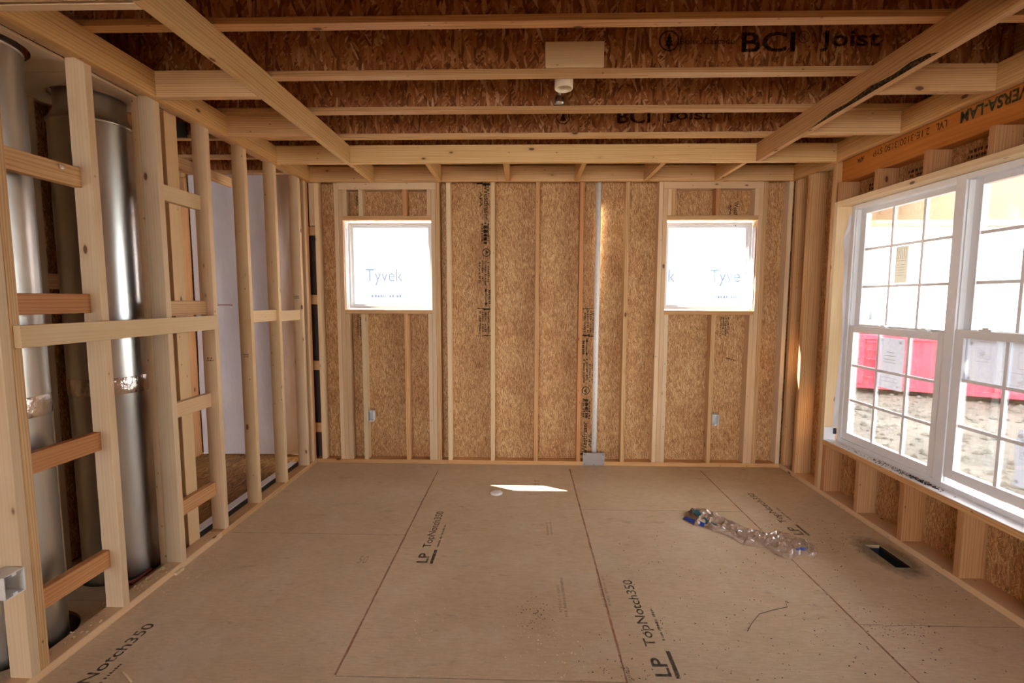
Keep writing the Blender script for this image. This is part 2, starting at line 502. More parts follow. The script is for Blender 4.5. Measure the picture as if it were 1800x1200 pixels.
def place(o, parent, origin, U, Vv):
    """put a flat thing drawn in local x, y onto a plane"""
    U, Vv = Vector(U).normalized(), Vector(Vv).normalized()
    R = Matrix((U, Vv, U.cross(Vv))).transposed()
    mw = R.to_4x4(); mw.translation = V3(origin)
    o.parent = parent
    pw = Matrix.Identity(4)
    chain = []
    p = parent
    while p is not None:
        chain.append(p); p = p.parent
    for p in reversed(chain):
        pw = pw @ p.matrix_basis
    o.matrix_basis = pw.inverted() @ mw
    return o
TXT = {}
def text_mesh(body, width, height, shear=0.0, bold=0.0):
    key = (body, width, height, shear, bold)
    if key in TXT: return TXT[key]
    cu = bpy.data.curves.new('lettering', 'FONT')
    cu.body = body; cu.size = 1.0; cu.shear = shear; cu.offset = bold; cu.resolution_u = 3
    cu.fill_mode = 'FRONT'
    o = bpy.data.objects.new('lettering', cu)
    COL.objects.link(o)
    me = bpy.data.meshes.new_from_object(o.evaluated_get(bpy.context.evaluated_depsgraph_get()))
    bpy.data.objects.remove(o); bpy.data.curves.remove(cu)
    xs = [v.co.x for v in me.vertices]; ys = [v.co.y for v in me.vertices]
    x0, x1, y0, y1 = min(xs), max(xs), min(ys), max(ys)
    for v in me.vertices:
        v.co = Vector(((v.co.x - x0) / (x1 - x0) * width * S, (v.co.y - y0) / (y1 - y0) * height * S, 0))
    me.materials.clear()
    TXT[key] = me
    return me
def letters(body, parent, origin, U, Vv, width, height, mat, name='printed_lettering', shear=0.0, bold=0.0):
    me = text_mesh(body, width, height, shear, bold).copy()
    o = link(name, me, None, None, MT[mat])
    return place(o, parent, origin, U, Vv)
def marks(parent, origin, U, Vv, shapes, mat, name='printed_marks'):
    """flat print built of quads [(x0,y0,x1,y1)] or polygons [[(x,y),...]] in local inches"""
    vs, fs = [], []
    for s in shapes:
        pts = s if isinstance(s, list) else [(s[0], s[1]), (s[2], s[1]), (s[2], s[3]), (s[0], s[3])]
        n = len(vs)
        vs += [Vector((x, y, 0)) * S for x, y in pts]
        fs.append(tuple(range(n, n + len(pts))))
    o = link(name, mesh(name, vs, fs), None, None, MT[mat])
    o['kind'] = 'stuff'
    return place(o, parent, origin, U, Vv)
def fine_print(w, h, rows, seed):
    """lines of print too small to read"""
    rr = random.Random(seed)
    out = []
    rh = h / rows
    for i in range(rows):
        x = rr.uniform(0, w * 0.12)
        y = i * rh
        end = w * rr.uniform(0.75, 1.0)
        while x < end:
            l = rr.uniform(0.12, 0.42) * rh * 1.3
            out.append((x, y + rh * 0.15, min(x + l, end), y + rh * rr.uniform(0.62, 0.8)))
            x += l + rr.uniform(0.10, 0.28) * rh * (3.2 if rr.random() < 0.14 else 1)
    return out
def ringpts(r, w, n=28, cx=0, cy=0):
    out = []
    for i in range(n):
        a, b = 2 * math.pi * i / n, 2 * math.pi * (i + 1) / n
        out.append([(cx + r * math.cos(a), cy + r * math.sin(a)), (cx + r * math.cos(b), cy + r * math.sin(b)),
                    (cx + (r - w) * math.cos(b), cy + (r - w) * math.sin(b)), (cx + (r - w) * math.cos(a), cy + (r - w) * math.sin(a))])
    return out

W = 173.8        # inner width of the room
ZB = 103.7       # underside of the dropped ceiling frame
ZJ = 109.1       # underside of the floor joists
YN = -425        # how far the framed walls run behind the camera
X_, Y_, Z_ = (1, 0, 0), (0, 1, 0), (0, 0, 1)
nX, nY, nZ = (-1, 0, 0), (0, -1, 0), (0, 0, -1)

# ================================================================== FLOOR
floor = tag(empty('floor'), 'tan subfloor panels with stencilled lettering and red chalk lines', kind='structure')
T = 0.75
G = 0.004
cols = [(-3.5, 47.5, [-54.5]), (47.5, 95.45, [-101.6]), (95.45, 143.0, [-37.8]), (143.0, 180.0, [-86.4])]
fpanels = {}
hole = (165.4, -66.3, 169.1, -56.1)
for ci, (x0, x1, joints) in enumerate(cols):
    j = joints[0]
    cuts = sorted([j + 96 * k for k in range(-5, 2) if -430 < j + 96 * k < 3.9], reverse=True)
    edges = [4.0] + cuts + [-430]
    for a, b in zip(edges[:-1], edges[1:]):
        r = (x0 + G, b + G, x1 - G, a - G)
        rects = [r]
        if ci == 3 and b < hole[1] and a > hole[3]:
            rects = around(*r, hole)
        o = panel('subfloor_panel', floor, (0, 0, 0), X_, Y_, T, rects, MT['floor'])
        fpanels[(ci, round(b), round(a))] = (o, b, a)
def panel_at(x, y):
    for (ci, _, _), (o, b, a) in fpanels.items():
        if cols[ci][0] <= x <= cols[ci][1] and b <= y <= a:
            return o
bxs('floor_joist_layer', floor, [((-3.5, -430, -2.2), (164.6, 4, -T - 0.05)), ((164.6, -430, -2.2), (180, -67.1, -T - 0.05)), ((164.6, -55.3, -2.2), (180, 4, -T - 0.05)), ((169.9, -67.1, -2.2), (180, -55.3, -T - 0.05))], MT['osb_floor'])
# register opening: sheet metal boot below the hole
bt = bxs('register_boot', floor, [((164.9, -66.8, -9), (165.4, -55.6, -0.1)), ((169.1, -66.8, -9), (169.6, -55.6, -0.1)),
                                  ((165.4, -66.8, -9), (169.1, -66.3, -0.1)), ((165.4, -56.1, -9), (169.1, -55.6, -0.1)), ((164.9, -66.8, -9.5), (169.6, -55.6, -9))], MT['dark_metal'])
bt['label'] = 'dark metal boot under the floor register opening'
e = 0.02
sp = link('paint_overspray', mesh('paint_overspray', [Vector(p) * S for p in
     [(-7, -10, 0), (7, -10, 0), (7, -5.1, 0), (-7, -5.1, 0), (-7, 5.1, 0), (7, 5.1, 0), (7, 10, 0), (-7, 10, 0), (-1.85, -5.1, 0), (-1.85, 5.1, 0), (1.85, -5.1, 0), (1.85, 5.1, 0)]],
     [(0, 1, 2, 10, 8, 3), (4, 9, 11, 5, 6, 7), (3, 8, 9, 4), (10, 2, 5, 11)]), floor, V3((167.25, -61.2, e)), MT['spray'])
# red chalk lines and dirty joints
for x, y0, y1 in [(47.5, -54.5, -7), (47.5, -101.4, -54.5), (95.5, -104, -4), (143.0, -102, -4)]:
    pts = []
    y = y0
    while y < y1:
        y2 = min(y + 4, y1)
        pts.append((x - 0.2 + random.uniform(-.06, .06), y, x + 0.2 + random.uniform(-.06, .06), y2))
        y = y2
    marks(floor, (0, 0, e), X_, Y_, pts, 'chalk', 'chalk_line')
for x0, x1, y in [(1, 47.4, -54.5), (95.6, 142, -37.8), (47.6, 95.4, -101.6), (143.2, 173, -86.4)]:
    marks(floor, (0, 0, e), X_, Y_, [(x0, y - 0.09, x1, y + 0.09)], 'seam', 'joint_line')
# stencilled product lettering on the panels
for x, y, s, m in [(55.9, -67.9, 1.0, 'ink_blue'), (103.2, -100.6, 1.0, 'ink_blue'), (153.2, -51.6, 1.0, 'ink_blue'), (9.0, -117.6, 1.0, 'ink_blue')]:
    letters('LP', floor, (x, y + 0.4, e), Y_, nX, 4.2, 2.7, m, bold=0.02)
    letters('TopNotch350', floor, (x, y + 7.2, e), Y_, nX, 20.3, 2.7, m, bold=0.01)
    marks(floor, (x + 1.35, y, e), Y_, nX, [(0, 0, 6.2, 0.75)], m)
    marks(floor, (x + 1.5, y + 7.4, e), Y_, nX, fine_print(12, 0.85, 1, int(x)), m, 'fine_print')
letters('50', floor, (39.2, -68.2, e), X_, Y_, 2.2, 3.2, 'ink_faint')
for x, y, l, sd in [(87.5, -86, 14, 1), (86.5, -54, 8, 2), (96.7, -83, 12, 5), (84, -20, 6, 7), (96.5, -112, 14, 8)]:
    marks(floor, (x, y, e), Y_, nX, fine_print(l, 2.0, 2, sd), 'ink_faint', 'fine_print')
bxs('opening_shade_sheet', floor, [((-112, -430, -3), (-3.52, 9, -1.1))], MT['gap'])  # added dark sheet, keeps the duct openings black against the lit ground
# chase floor with duct openings, and the rough floor of the next room
def disc_plate(name, parent, rect, z0, z1, cx, cyy, r, mat, n=40):
    """flat plate with a round opening"""
    x0, y0, x1, y1 = rect
    vs, fs = [], []
    for i in range(n):
        a = 2 * math.pi * i / n
        c, s = math.cos(a), math.sin(a)
        tx = ((x1 - cx) if c > 0 else (x0 - cx)) / c if abs(c) > 1e-6 else 1e9
        ty = ((y1 - cyy) if s > 0 else (y0 - cyy)) / s if abs(s) > 1e-6 else 1e9
        t = min(tx, ty)
        for z in (z0, z1):
            vs.append((cx + r * c, cyy + r * s, z)); vs.append((cx + t * c, cyy + t * s, z))
    for i in range(n):
        a, b = 4 * i, 4 * ((i + 1) % n)
        fs += [(a + 2, a + 3, b + 3, b + 2), (a, b, b + 1, a + 1), (a, a + 2, b + 2, b), (a + 1, b + 1, b + 3, a + 3)]
    # square off the corners
    for qx, qy in ((x0, y0), (x1, y0), (x1, y1), (x0, y1)):
        a = math.atan2(qy - cyy, qx - cx)
        i = int(math.floor((a % (2 * math.pi)) / (2 * math.pi) * n)); j2 = (i + 1) % n
        k = len(vs)
        vs += [(qx, qy, z0), (qx, qy, z1)]
        fs += [(4 * i + 3, k + 1, 4 * j2 + 3), (4 * i + 1, 4 * j2 + 1, k)]
    c = Vector(((x0 + x1) / 2, (y0 + y1) / 2, (z0 + z1) / 2))
    return link(name, mesh(name, [(Vector(v) - c) * S for v in vs], fs), parent, c * S, mat)
D1 = (-13.2, -95.2, 7.0)
D2 = (-14.1, -71.1, 7.2)
disc_plate('chase_floor_panel', floor, (-28, -125, -3.56, -83.6), -T, 0, D1[0], D1[1], 8.5, MT['floor'])
disc_plate('chase_floor_panel', floor, (-28, -83.5, -3.56, -60.2), -T, 0, D2[0], D2[1], 7.9, MT['floor'])
for x0, x1, ys in [(-52, -3.6, [(-60.1, -12), (-11.9, 9)]), (-112, -52.1, [(-60.1, -30), (-29.9, 9)]), (-112, -28.1, [(-430, -60.2)]), (-28, -3.6, [(-430, -125.1)])]:
    for a, b in ys:
        panel('rough_floor_panel', floor, (0, 0, 0), X_, Y_, T, [(x0, a, x1, b)], MT['osb_floor'])

# ================================================================== BACK WALL
wb = tag(empty('wall_back'), 'back wall of open studs over golden strand board with two square windows', kind='structure')
wl_, wr_ = (12.4, 58.1, 44.7, 90.5), (129.4, 58.1, 161.6, 90.5)
YS = 3.55
def sheath(u0, u1, holes):
    rects = [(u0, 0, u1, 109)]
    for h in holes:
        a, c = max(h[0], u0), min(h[2], u1)
        if a < c: rects = around(u0, 0, u1, 109, (a, h[1], c, h[3]))
    return panel('sheathing_panel', wb, (0, YS, 0), X_, Z_, 0.45, rects, MT['osb_wall'])
sp0 = sheath(-2, 50.85, [wl_]); sp1 = sheath(50.9, 99.0, []); sp2 = sheath(99.05, 147.1, [wr_]); sp3 = sheath(147.15, 179.9, [wr_])
lum('bottom_plate', wb, (0, 0, 0), (50.3, 3.5, 1.5), 'pine_warm')
lum('bottom_plate', wb, (50.36, 0, 0), (W, 3.5, 1.5), 'pine_warm')
for z in (106.1, 107.6):
    lum('top_plate', wb, (0, 0, z), (W, 3.5, z + 1.48), 'pine')
def stud_b(x, z0=1.5, z1=106.1, mat='pine', nm='stud'):
    return lum(nm, wb, (x, 0, z0), (x + 1.5, 3.5, z1), mat)
for x, m in [(50.2, 'pine_pale'), (66.2, 'pine_pale'), (82.4, 'pine_warm'), (98.3, 'pine_orange'), (114.6, 'pine_warm'), (2.1, 'pine_pale'), (171.9, 'pine')]:
    stud_b(x, mat=m)
for (a, b, c, d) in (wl_, wr_):
    stud_b(a - 3.05, nm='king_stud', mat='pine'); stud_b(c + 1.55, nm='king_stud', mat='pine_warm')
    stud_b(a - 1.5, z1=101.3, nm='jack_stud', mat='pine'); stud_b(c, z1=101.3, nm='jack_stud', mat='pine')
    lum('header', wb, (a - 1.5, 0, 101.32), (c + 1.5, 1.5, 106.05), 'pine')
    lum('header', wb, (a - 1.5, 1.56, 101.32), (c + 1.5, 3.5, 106.05), 'pine')
    lum('head_plate', wb, (a + .02, 0, d), (c - .02, 3.5, d + 1.5), 'pine_warm')
    lum('sill_plate', wb, (a + .02, 0, b - 1.5), (c - .02, 3.5, b), 'pine_warm')
    for i, x in enumerate((a + 0.03, a + 5.9, a + 21.95 if a < 50 else a + 17.1, c - 1.53)):
        if a > 50 and i == 1: continue
        stud_b(x, 1.5, b - 1.5, nm='cripple_stud', mat=('pine', 'pine_pale', 'pine_warm', 'pine')[i])
        stud_b(x, d + 1.5, 101.3, nm='cripple_stud', mat=('pine', 'pine_pale', 'pine_orange', 'pine')[i])
stud_b(wr_[0] + 1.6, wr_[3] + 1.5, 101.3, nm='cripple_stud', mat='pine_warm')
# ladder blocking in the left corner, a dark sheet behind it coloured as the shade there
for z0, z1 in [(11.4, 14.9), (35.3, 38.8), (60.0, 63.5), (85.2, 88.4)]:
    lum('ladder_block', wb, (-1.5, 1.2, z0), (2.08, 2.7, z1), 'pine_warm')
lum('ladder_block', wb, (0.02, 0.3, 88.5), (2.06, 3.4, 106), 'pine')
bxs('gap_shade_sheet', wb, [((-3.4, 3.0, 1.6), (2.1, 3.5, 106))], MT['gap'])
# print on the strand board
def westfraser(parent, x, z, up, seed):
    """stencil running up or down the panel; (x, z) is the start of the baseline"""
    y = YS - 0.03
    U, Vv = (Z_, nX) if up else (nZ, X_)
    sg = 1 if up else -1
    o = lambda du, dv: (x + (-dv if up else dv), y, z + sg * du)
    letters('Westfraser', parent, o(1.2, 2.6), U, Vv, 12.2, 1.9, 'ink', bold=0.015)
    letters('APA', parent, o(3.2, 0.9), U, Vv, 5.4, 1.1, 'ink', bold=0.02)
    marks(parent, o(0, 0), U, Vv, [(0, 0, .5, 2.2), (.3, 2.0, 1.0, 5.2), (0.5, 3.0, 1.6, 3.4)], 'ink')
    marks(parent, o(14.2, 1.4), U, Vv, fine_print(8.6, 3.4, 3, seed), 'ink', 'fine_print')
    marks(parent, o(14.5, 2.0), U, Vv, fine_print(8.2, 2.4, 1, seed + 9), 'ink', 'fine_print')
    marks(parent, o(25.2, 3.4), U, Vv, ringpts(1.55, 0.32) + [(-.9, -.3, .9, .1), (-.5, .1, .3, .7)], 'ink')
    marks(parent, o(28, 0.4), U, Vv, fine_print(9.5, 4.4, 4, seed + 1), 'ink', 'fine_print')
    marks(parent, o(39, 0.6), U, Vv, [(0, 2.5, 5.2, 2.75), [(-.9, 2.62), (.5, 2.1), (.5, 3.15)], [(6.1, 2.62), (4.7, 3.15), (4.7, 2.1)]] + [(x0, 3.6, x0 + .5, 4.3) for x0 in (0, .7, 1.4, 2.3, 3.0, 3.9, 4.6)], 'ink')
    marks(parent, o(45.6, 0), U, Vv, [(0, 0, .35, 2.6), (.2, 2.4, .7, 5), (.5, 2.2, .9, 3)], 'ink')
    marks(parent, o(46.8, 0.5), U, Vv, fine_print(4.6, 4.2, 4, seed + 2), 'ink', 'fine_print')
    marks(parent, o(51.3, 0.5), U, Vv, fine_print(4.4, 4.2, 4, seed + 3), 'ink', 'fine_print')
    marks(parent, o(56.0, 0), U, Vv, [(0, 0, .2, 2.6), (-.2, 2.4, .15, 5)], 'ink')
westfraser(sp1, 61.0, 104.4, False, 11)
westfraser(sp2, 105.3, 2.6, True, 31)
for x, z, p in [(15.6, 101.0, sp0), (152.0, 97.6, sp3)]:
    letters('Westfraser', p, (x + 2.3, YS - .03, z), nZ, X_, 9, 1.6, 'ink', bold=0.015)
    letters('APA', p, (x + .5, YS - .03, z - 1), nZ, X_, 4, 1.0, 'ink', bold=0.02)
for x, z, p, sd in [(15.4, 56.0, sp0, 51), (151.0, 56.2, sp3, 61)]:
    marks(p, (x, YS - .03, z), nZ, X_, fine_print(8.5, 3.6, 4, sd), 'ink', 'fine_print')
marks(sp3, (153.2, YS - .03, 40.2), (0.96, 0, -0.26), (0.26, 0, 0.96), fine_print(5.2, 1.0, 1, 77), 'ink', 'fine_print')

# ================================================================== LEFT WALL (open framing)
wl = tag(empty('wall_left'), 'open stud wall on the left with short blocks between the studs', kind='structure')
lum('bottom_plate', wl, (-3.5, -57, 0), (0, 0, 1.5), 'pine_warm')
lum('bottom_plate', wl, (-3.5, YN, 0), (0, -57.06, 1.5), 'pine')
for z in (104.6, 106.1, 107.6):
    lum('top_plate', wl, (-3.5, YN, z), (0, 0, z + 1.48), 'pine')
def stud_l(y, mat='pine', nm='stud', z0=1.5, z1=104.6, x0=-3.5, x1=0):
    """y = near edge"""
    return lum(nm, wl, (x0, y, z0), (x1, y + 1.5, z1), mat)
for y, m in [(-7.6, 'pine'), (-23.6, 'pine_pale'), (-39.6, 'pine_pale'), (-55.6, 'pine'), (-71.6, 'pine'), (-87.6, 'pine'), (-103.6, 'pine_warm'), (-105.12, 'pine'), (-121, 'pine'), (-137, 'pine'), (-153, 'pine'), (-169, 'pine'), (-185, 'pine'), (-201, 'pine'), (-250, 'pine'), (-300, 'pine'), (-1.9, 'pine_orange'), (-3.45, 'pine')]:
    stud_l(y, m)
lum('stud', wl, (-5.05, -71.6, 0), (-3.55, -68.1, 104.6), 'pine_pale')
lum('partition_stud', wl, (-5.1, -64.2, 0), (-3.55, -60.3, 104.6), 'pine_pale')
for y0, y1, zs, ms in [(-102.1, -87.62, [(82.0, 85.5), (59.3, 62.8), (33.2, 36.7), (9.8, 13.3)], ['pine_warm', 'pine_orange', 'pine_orange', 'pine_orange']),
                   (-70.08, -55.62, [(83.9, 87.4), (58.0, 61.5), (34.3, 37.8), (10.7, 14.2)], ['pine_pale', 'pine_warm', 'pine', 'pine_orange'])]:
    for (a, b), m in zip(zs, ms):
        lum('fire_block', wl, (-3.5, y0 + .02, a), (-2.0, y1, b), m)
lum('backing_board', wl, (0.02, -103.2, 54.3), (1.1, -56.3, 57.8), 'pine_pale')
lum('fire_block', wl, (-2.4, -38.08, 55.0), (-0.9, -23.62, 58.5), 'pine_pale')
lum('fire_block', wl, (-2.4, -22.08, 54.6), (-0.9, -7.62, 58.1), 'pine_pale')
# mill stamps on the stud sides
for y, x, z, sd in [(-55.6, -2.6, 46, 1), (-39.6, -2.6, 45, 2), (-7.6, -2.9, 62, 3), (-103.6, -2.6, 24, 4)]:
    marks(wl, (x, y - .03, z), X_, Z_, fine_print(1.9, 1.2, 2, sd + 300), 'ink', 'mill_stamp')
# framing behind the ducts
for y in (-122, -106, -90, -74, -66):
    lum('chase_stud', wl, (-28.5, y, 0.02), (-25, y + 1.5, 104.6), 'pine')
lum('chase_plate', wl, (-28.5, -125, 104.65), (-25, -60, 107.6), 'pine')
lum('chase_block', wl, (-28.3, -72.4, 64), (-26.8, -66.1, 67.5), 'pine_warm')
lum('chase_block', wl, (-28.3, -88.4, 88), (-26.8, -74.1, 91.5), 'pine_warm')
for x in (-25, -15):
    lum('partition_stud', wl, (x, -63.9, 0.02), (x + 1.5, -60.4, 104.6), 'pine_warm')
panel('chase_sheathing', wl, (-28.6, 0, 0), nY, Z_, 0.5, [(60, 0, 125, 108)], MT['osb_wall']).rotation_euler = Matrix((Vector(Y_), Vector(Z_), Vector(X_))).transposed().to_euler()
disc_plate('chase_lid', wl, (-24.9, -125, -3.56, -83.6), 104.0, 104.5, D1[0], D1[1], 8.0, MT['tan_ply'])
disc_plate('chase_lid', wl, (-24.9, -83.5, -3.56, -64.5), 104.0, 104.5, D2[0], D2[1] - .5, 6.4, MT['tan_ply'])

# the next room seen between the studs
wn = tag(empty('wall_next_room'), 'far walls of the dim room beyond the left studs', kind='structure')
panel('wall_board', wn, (0, 9.3, 0), X_, Z_, 0.5, [(-112, 0, -2.1, 109)], MT['osb_wall'])
panel('wall_board', wn, (-112, 0, 0), Y_, Z_, 0.5, [(-430, 0, 9, 109)], MT['osb_wall'])
lum('post', wn, (-55.5, 4.0, 0.02), (-50, 8.2, 100), 'pine_orange')
lum('header', wn, (-70, 6.2, 100.1), (-50, 8.0, 107.3), 'pine_orange')
lum('bottom_plate', wn, (-111.4, 5.6, 0.02), (-56, 8.6, 1.5), 'pine_warm')
for x in (-104, -88, -72):
    lum('stud', wn, (x, 5.6, 1.5), (x + 1.5, 8.9, 107), 'pine_warm')

# ================================================================== RIGHT WALL
wr = tag(empty('wall_right'), 'right framed wall below and above the wide window, strand board behind', kind='structure')
XO = W + 5.5
for a, b in [(0, -70), (-70.06, YN)]:
    lum('bottom_plate', wr, (W, b, 0), (XO, a, 1.5), 'pine')
for z in (104.5, 106.05, 107.6):
    lum('top_plate', wr, (W, YN, z), (XO, 0, z + 1.48), 'pine_pale')
def stud_r(y, z0=1.5, z1=104.5, mat='pine', nm='stud'):
    """y = near edge"""
    return lum(nm, wr, (W, y, z0), (XO, y + 1.5, z1), mat)
for y, m in [(-1.7, 'pine_warm'), (-9.3, 'pine_warm'), (-22.3, 'pine_warm')]:
    stud_r(y, mat=m, nm='stud' if y > -20 else 'king_stud')
stud_r(-23.85, z1=91.9, nm='jack_stud', mat='pine_pale')
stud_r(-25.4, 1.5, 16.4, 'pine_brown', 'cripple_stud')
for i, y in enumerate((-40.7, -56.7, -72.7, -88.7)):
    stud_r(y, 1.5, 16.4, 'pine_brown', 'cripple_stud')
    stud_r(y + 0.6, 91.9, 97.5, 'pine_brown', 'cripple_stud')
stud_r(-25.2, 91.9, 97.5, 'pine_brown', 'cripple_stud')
for y in (-99.6, -101.1, -117, -133, -149, -165, -181, -197, -213, -229, -245, -300, -350, -400):
    stud_r(y)
lum('sill_plate', wr, (W - 0.15, -98, 16.42), (XO, -24.0, 17.9), 'pine_warm')
lum('head_plate', wr, (W - 0.05, -98, 90.4), (XO, -23.9, 91.88), 'pine_pale')
lv = lum('lvl_header', wr, (175.6, -101, 97.6), (XO - .02, -22.35, 104.45), 'lvl')
lv['label'] = 'orange coated laminated header with upside-down print'
def sheath_r(v0, v1, h=None):
    rects = [(-v0, 0, -v1, 109)]
    if h: rects = around(-v0, 0, -v1, 109, h)
    return panel('sheathing_panel', wr, (XO + .05, 0, 0), nY, Z_, 0.45, rects, MT['osb_wall'])
sr0 = sheath_r(3.5, -46, (24.5, 17.9, 46, 90.4)); sr1 = sheath_r(-46.05, -94, (46.05, 17.9, 94, 90.4)); sr2 = sheath_r(-94.05, -150, (94.05, 17.9, 98.5, 90.4)); sr3 = sheath_r(-150.05, YN)
# print on the header (it was installed upside down) and on the board behind the cripples
xl = 175.6 - 0.03
letters('VERSA-LAM', wr, (xl, -76.2, 103.9), Y_, nZ, 14.5, 2.6, 'ink_green', bold=0.03)
letters('LVL', wr, (xl, -58.3, 103.6), Y_, nZ, 3.0, 1.7, 'ink_lvl', bold=0.01)
letters('2.1E-3100/3150 SYP', wr, (xl, -53.6, 103.5), Y_, nZ, 18.5, 1.7, 'ink_lvl')
letters('APA', wr, (xl, -31.6, 103.2), Y_, nZ, 2.8, 1.4, 'ink_lvl', bold=0.03)
for y, l, sd in [(-28.5, 6, 3), (-43, 9, 4), (-60, 6, 6), (-51, 3, 8)]:
    marks(wr, (XO, y, 97.0), nY, Z_, [(a, b - 4.4, c, d - 4.4) for a, b, c, d in fine_print(l, 3.6, 3, sd)], 'ink', 'fine_print')

# unseen wall added far behind the camera to cut rear daylight; one wide opening
wz = tag(empty('rear_light_blocker'), 'unseen wall added far behind the viewpoint to limit rear daylight, one wide opening', kind='structure')
panel('sheathing_panel', wz, (0, -428, 0), nX, Z_, 0.5, [(-180, 0, -96, 109), (-95.9, 96, 112, 109)], MT['osb_wall'])

# ================================================================== CEILING
ce = tag(empty('ceiling'), 'wooden joists and dropped tray frame under the deck of the floor above', kind='structure')
for i in range(6):
    for x0, x1 in [(-160, -64), (-63.9, 32), (32.1, 128), (128.1, 181)]:
        panel('deck_panel', ce, (0, 0, 121.0), X_, nY, 0.75, [(x0, -10.3 if i == 0 else -4.5 + i * 72, x1, -4.5 + i * 72 + 71.9)], MT['osb_web'])
HF = 1.15
for k in range(-1, 22):
    y = -31.35 - 19.2 * (k - 1)          # near edge of the flange
    yc = y + HF
    x0, x1 = -110, 179
    wb_ = panel('joist_web', ce, (0, yc - 0.19, 0), X_, Z_, 0.38, [(x0, ZJ + 1.1, x1, 119.95)], MT['osb_web'])
    wb_.name = 'i_joist'
    for z, nm in ((ZJ, 'bottom_flange'), (119.85, 'top_flange')):
        f = lum(nm, None, (x0, y, z), (x1, y + 2 * HF, z + 1.13), 'pine_warm')
        mw = Matrix.Translation(f.location) @ f.rotation_euler.to_matrix().to_4x4()
        f.parent = wb_
        f.matrix_basis = wb_.matrix_basis.inverted() @ mw
    if k == 3:
        yy = yc - 0.22
        letters('BCI', wb_, (123.5, yy, 113.5), X_, Z_, 11.0, 4.0, 'ink_web', bold=0.015)
        marks(wb_, (136.2, yy, 116.4), X_, Z_, ringpts(1.2, 0.16), 'ink_web')
        letters('R', wb_, (135.75, yy, 115.8), X_, Z_, 0.95, 1.2, 'ink_web')
        letters('Joist', wb_, (139.6, yy, 113.5), X_, Z_, 12.2, 4.2, 'ink_web', bold=0.015)
        letters('Boise Cascade', wb_, (110.8, yy, 115.2), X_, Z_, 11.2, 1.2, 'ink_web')
        marks(wb_, (108.5, yy, 115.95), X_, Z_, ringpts(2.1, 0.3) + [[(-.25, -1.6), (.25, -1.6), (.25, -.9), (-.25, -.9)], [(-1.0, -1.0), (1.0, -1.0), (0, .3)], [(-.8, -.3), (.8, -.3), (0, .9)], [(-.55, .4), (.55, .4), (0, 1.6)]], 'ink_web')
    if k == 1:
        yy = yc - 0.22
        letters('BCI', wb_, (105.2, yy, 113.0), X_, Z_, 9.5, 3.6, 'ink_web', bold=0.015)
        letters('Joist', wb_, (119.5, yy, 113.0), X_, Z_, 12.8, 3.8, 'ink_web', bold=0.015)
        marks(wb_, (89.5, yy, 114.8), X_, Z_, ringpts(2.0, 0.28) + [[(-.9, -1), (.9, -1), (0, 1.3)]], 'ink_web')
for a, b in [((-2.0, 3.2, ZJ), (181, 4.6, 121)), ((-112, 8.8, ZJ), (-2.1, 10.2, 121)), ((-2.0, 4.7, ZJ - 2), (-0.5, 10.2, 121)), ((179.05, -430, ZJ), (180.5, 3.1, 121)), ((-112, -430, ZJ), (-110.6, 3.1, 121))]:
    lum('rim_board', ce, a, b, 'pine_warm')
# dropped frame round the edge of the room
def tb(nm, a, b, m='pine_warm'): return lum(nm, ce, a, b, m)
ZT = ZJ - 0.03
tb('ledger_board', (0.02, -1.55, ZB), (1.5, YN, ZT), 'pine_honey')
tb('ledger_board', (0.02, -1.5, ZB), (69, -0.02, ZT), 'pine_warm')
tb('ledger_board', (69.05, -1.5, ZB), (W - .02, -0.02, ZT), 'pine_warm')
tb('ledger_board', (W - 1.5, -1.55, ZB), (W - .02, YN, ZT), 'pine_honey')
tb('tray_joist', (1.55, -24.5, ZB), (W - 1.55, -23.0, ZT), 'pine_honey')
tb('tray_joist', (23.0, -104.55, ZB), (24.5, -24.55, ZT), 'pine_honey')
tb('tray_joist', (148.3, -104.55, ZB), (149.8, -24.55, ZT), 'pine_warm')
marks(ce, (148.3 - .03, -52, ZB + .1), nY, Z_, [[(0, 0), (36, 0), (34, .8), (30, 1.3), (26, .9), (20, 1.4), (13, .8), (8, 1.0), (3, .4)]], 'ink', 'dark_stain')
tb('tray_joist', (1.55, -106.1, ZB), (W - 1.55, -104.6, ZT), 'pine')
for y in (-72.9, -48.8):
    tb('tray_block', (1.55, y, ZB), (22.95, y + 1.5, ZT), 'pine_warm')
    tb('tray_block', (149.85, y, ZB), (W - 1.55, y + 1.5, ZT), 'pine_warm')
tb('tray_block', (1.55, -104.0, ZB), (22.95, -102.5, ZT), 'pine')
for i, x in enumerate((23.1, 47.4, 71.7, 96.0, 120.3, 145.0)):
    tb('tray_block', (x, -22.95, ZB), (x + 1.5, -1.55, ZT), 'pine_honey')
# joists and a brace in the dim room on the left
tb('brace', (-34, -28, 104.0), (-32.5, 8, 107.5), 'pine_warm')
tb('top_plate', (-110, 5.4, 107.4), (-50, 8.7, 109.0), 'pine_warm')
hg = bxs('joist_hanger', ce, [((-24.8, -31.9, 109.2), (-21.4, -31.4, 113.6))], MT['dark_metal'])
hg['label'] = 'blue-grey metal joist hanger'
tb('backer_block', (82.6, -70.1, 110.3), (94.8, -68.55 - .2, 115.4), 'pine_pale')

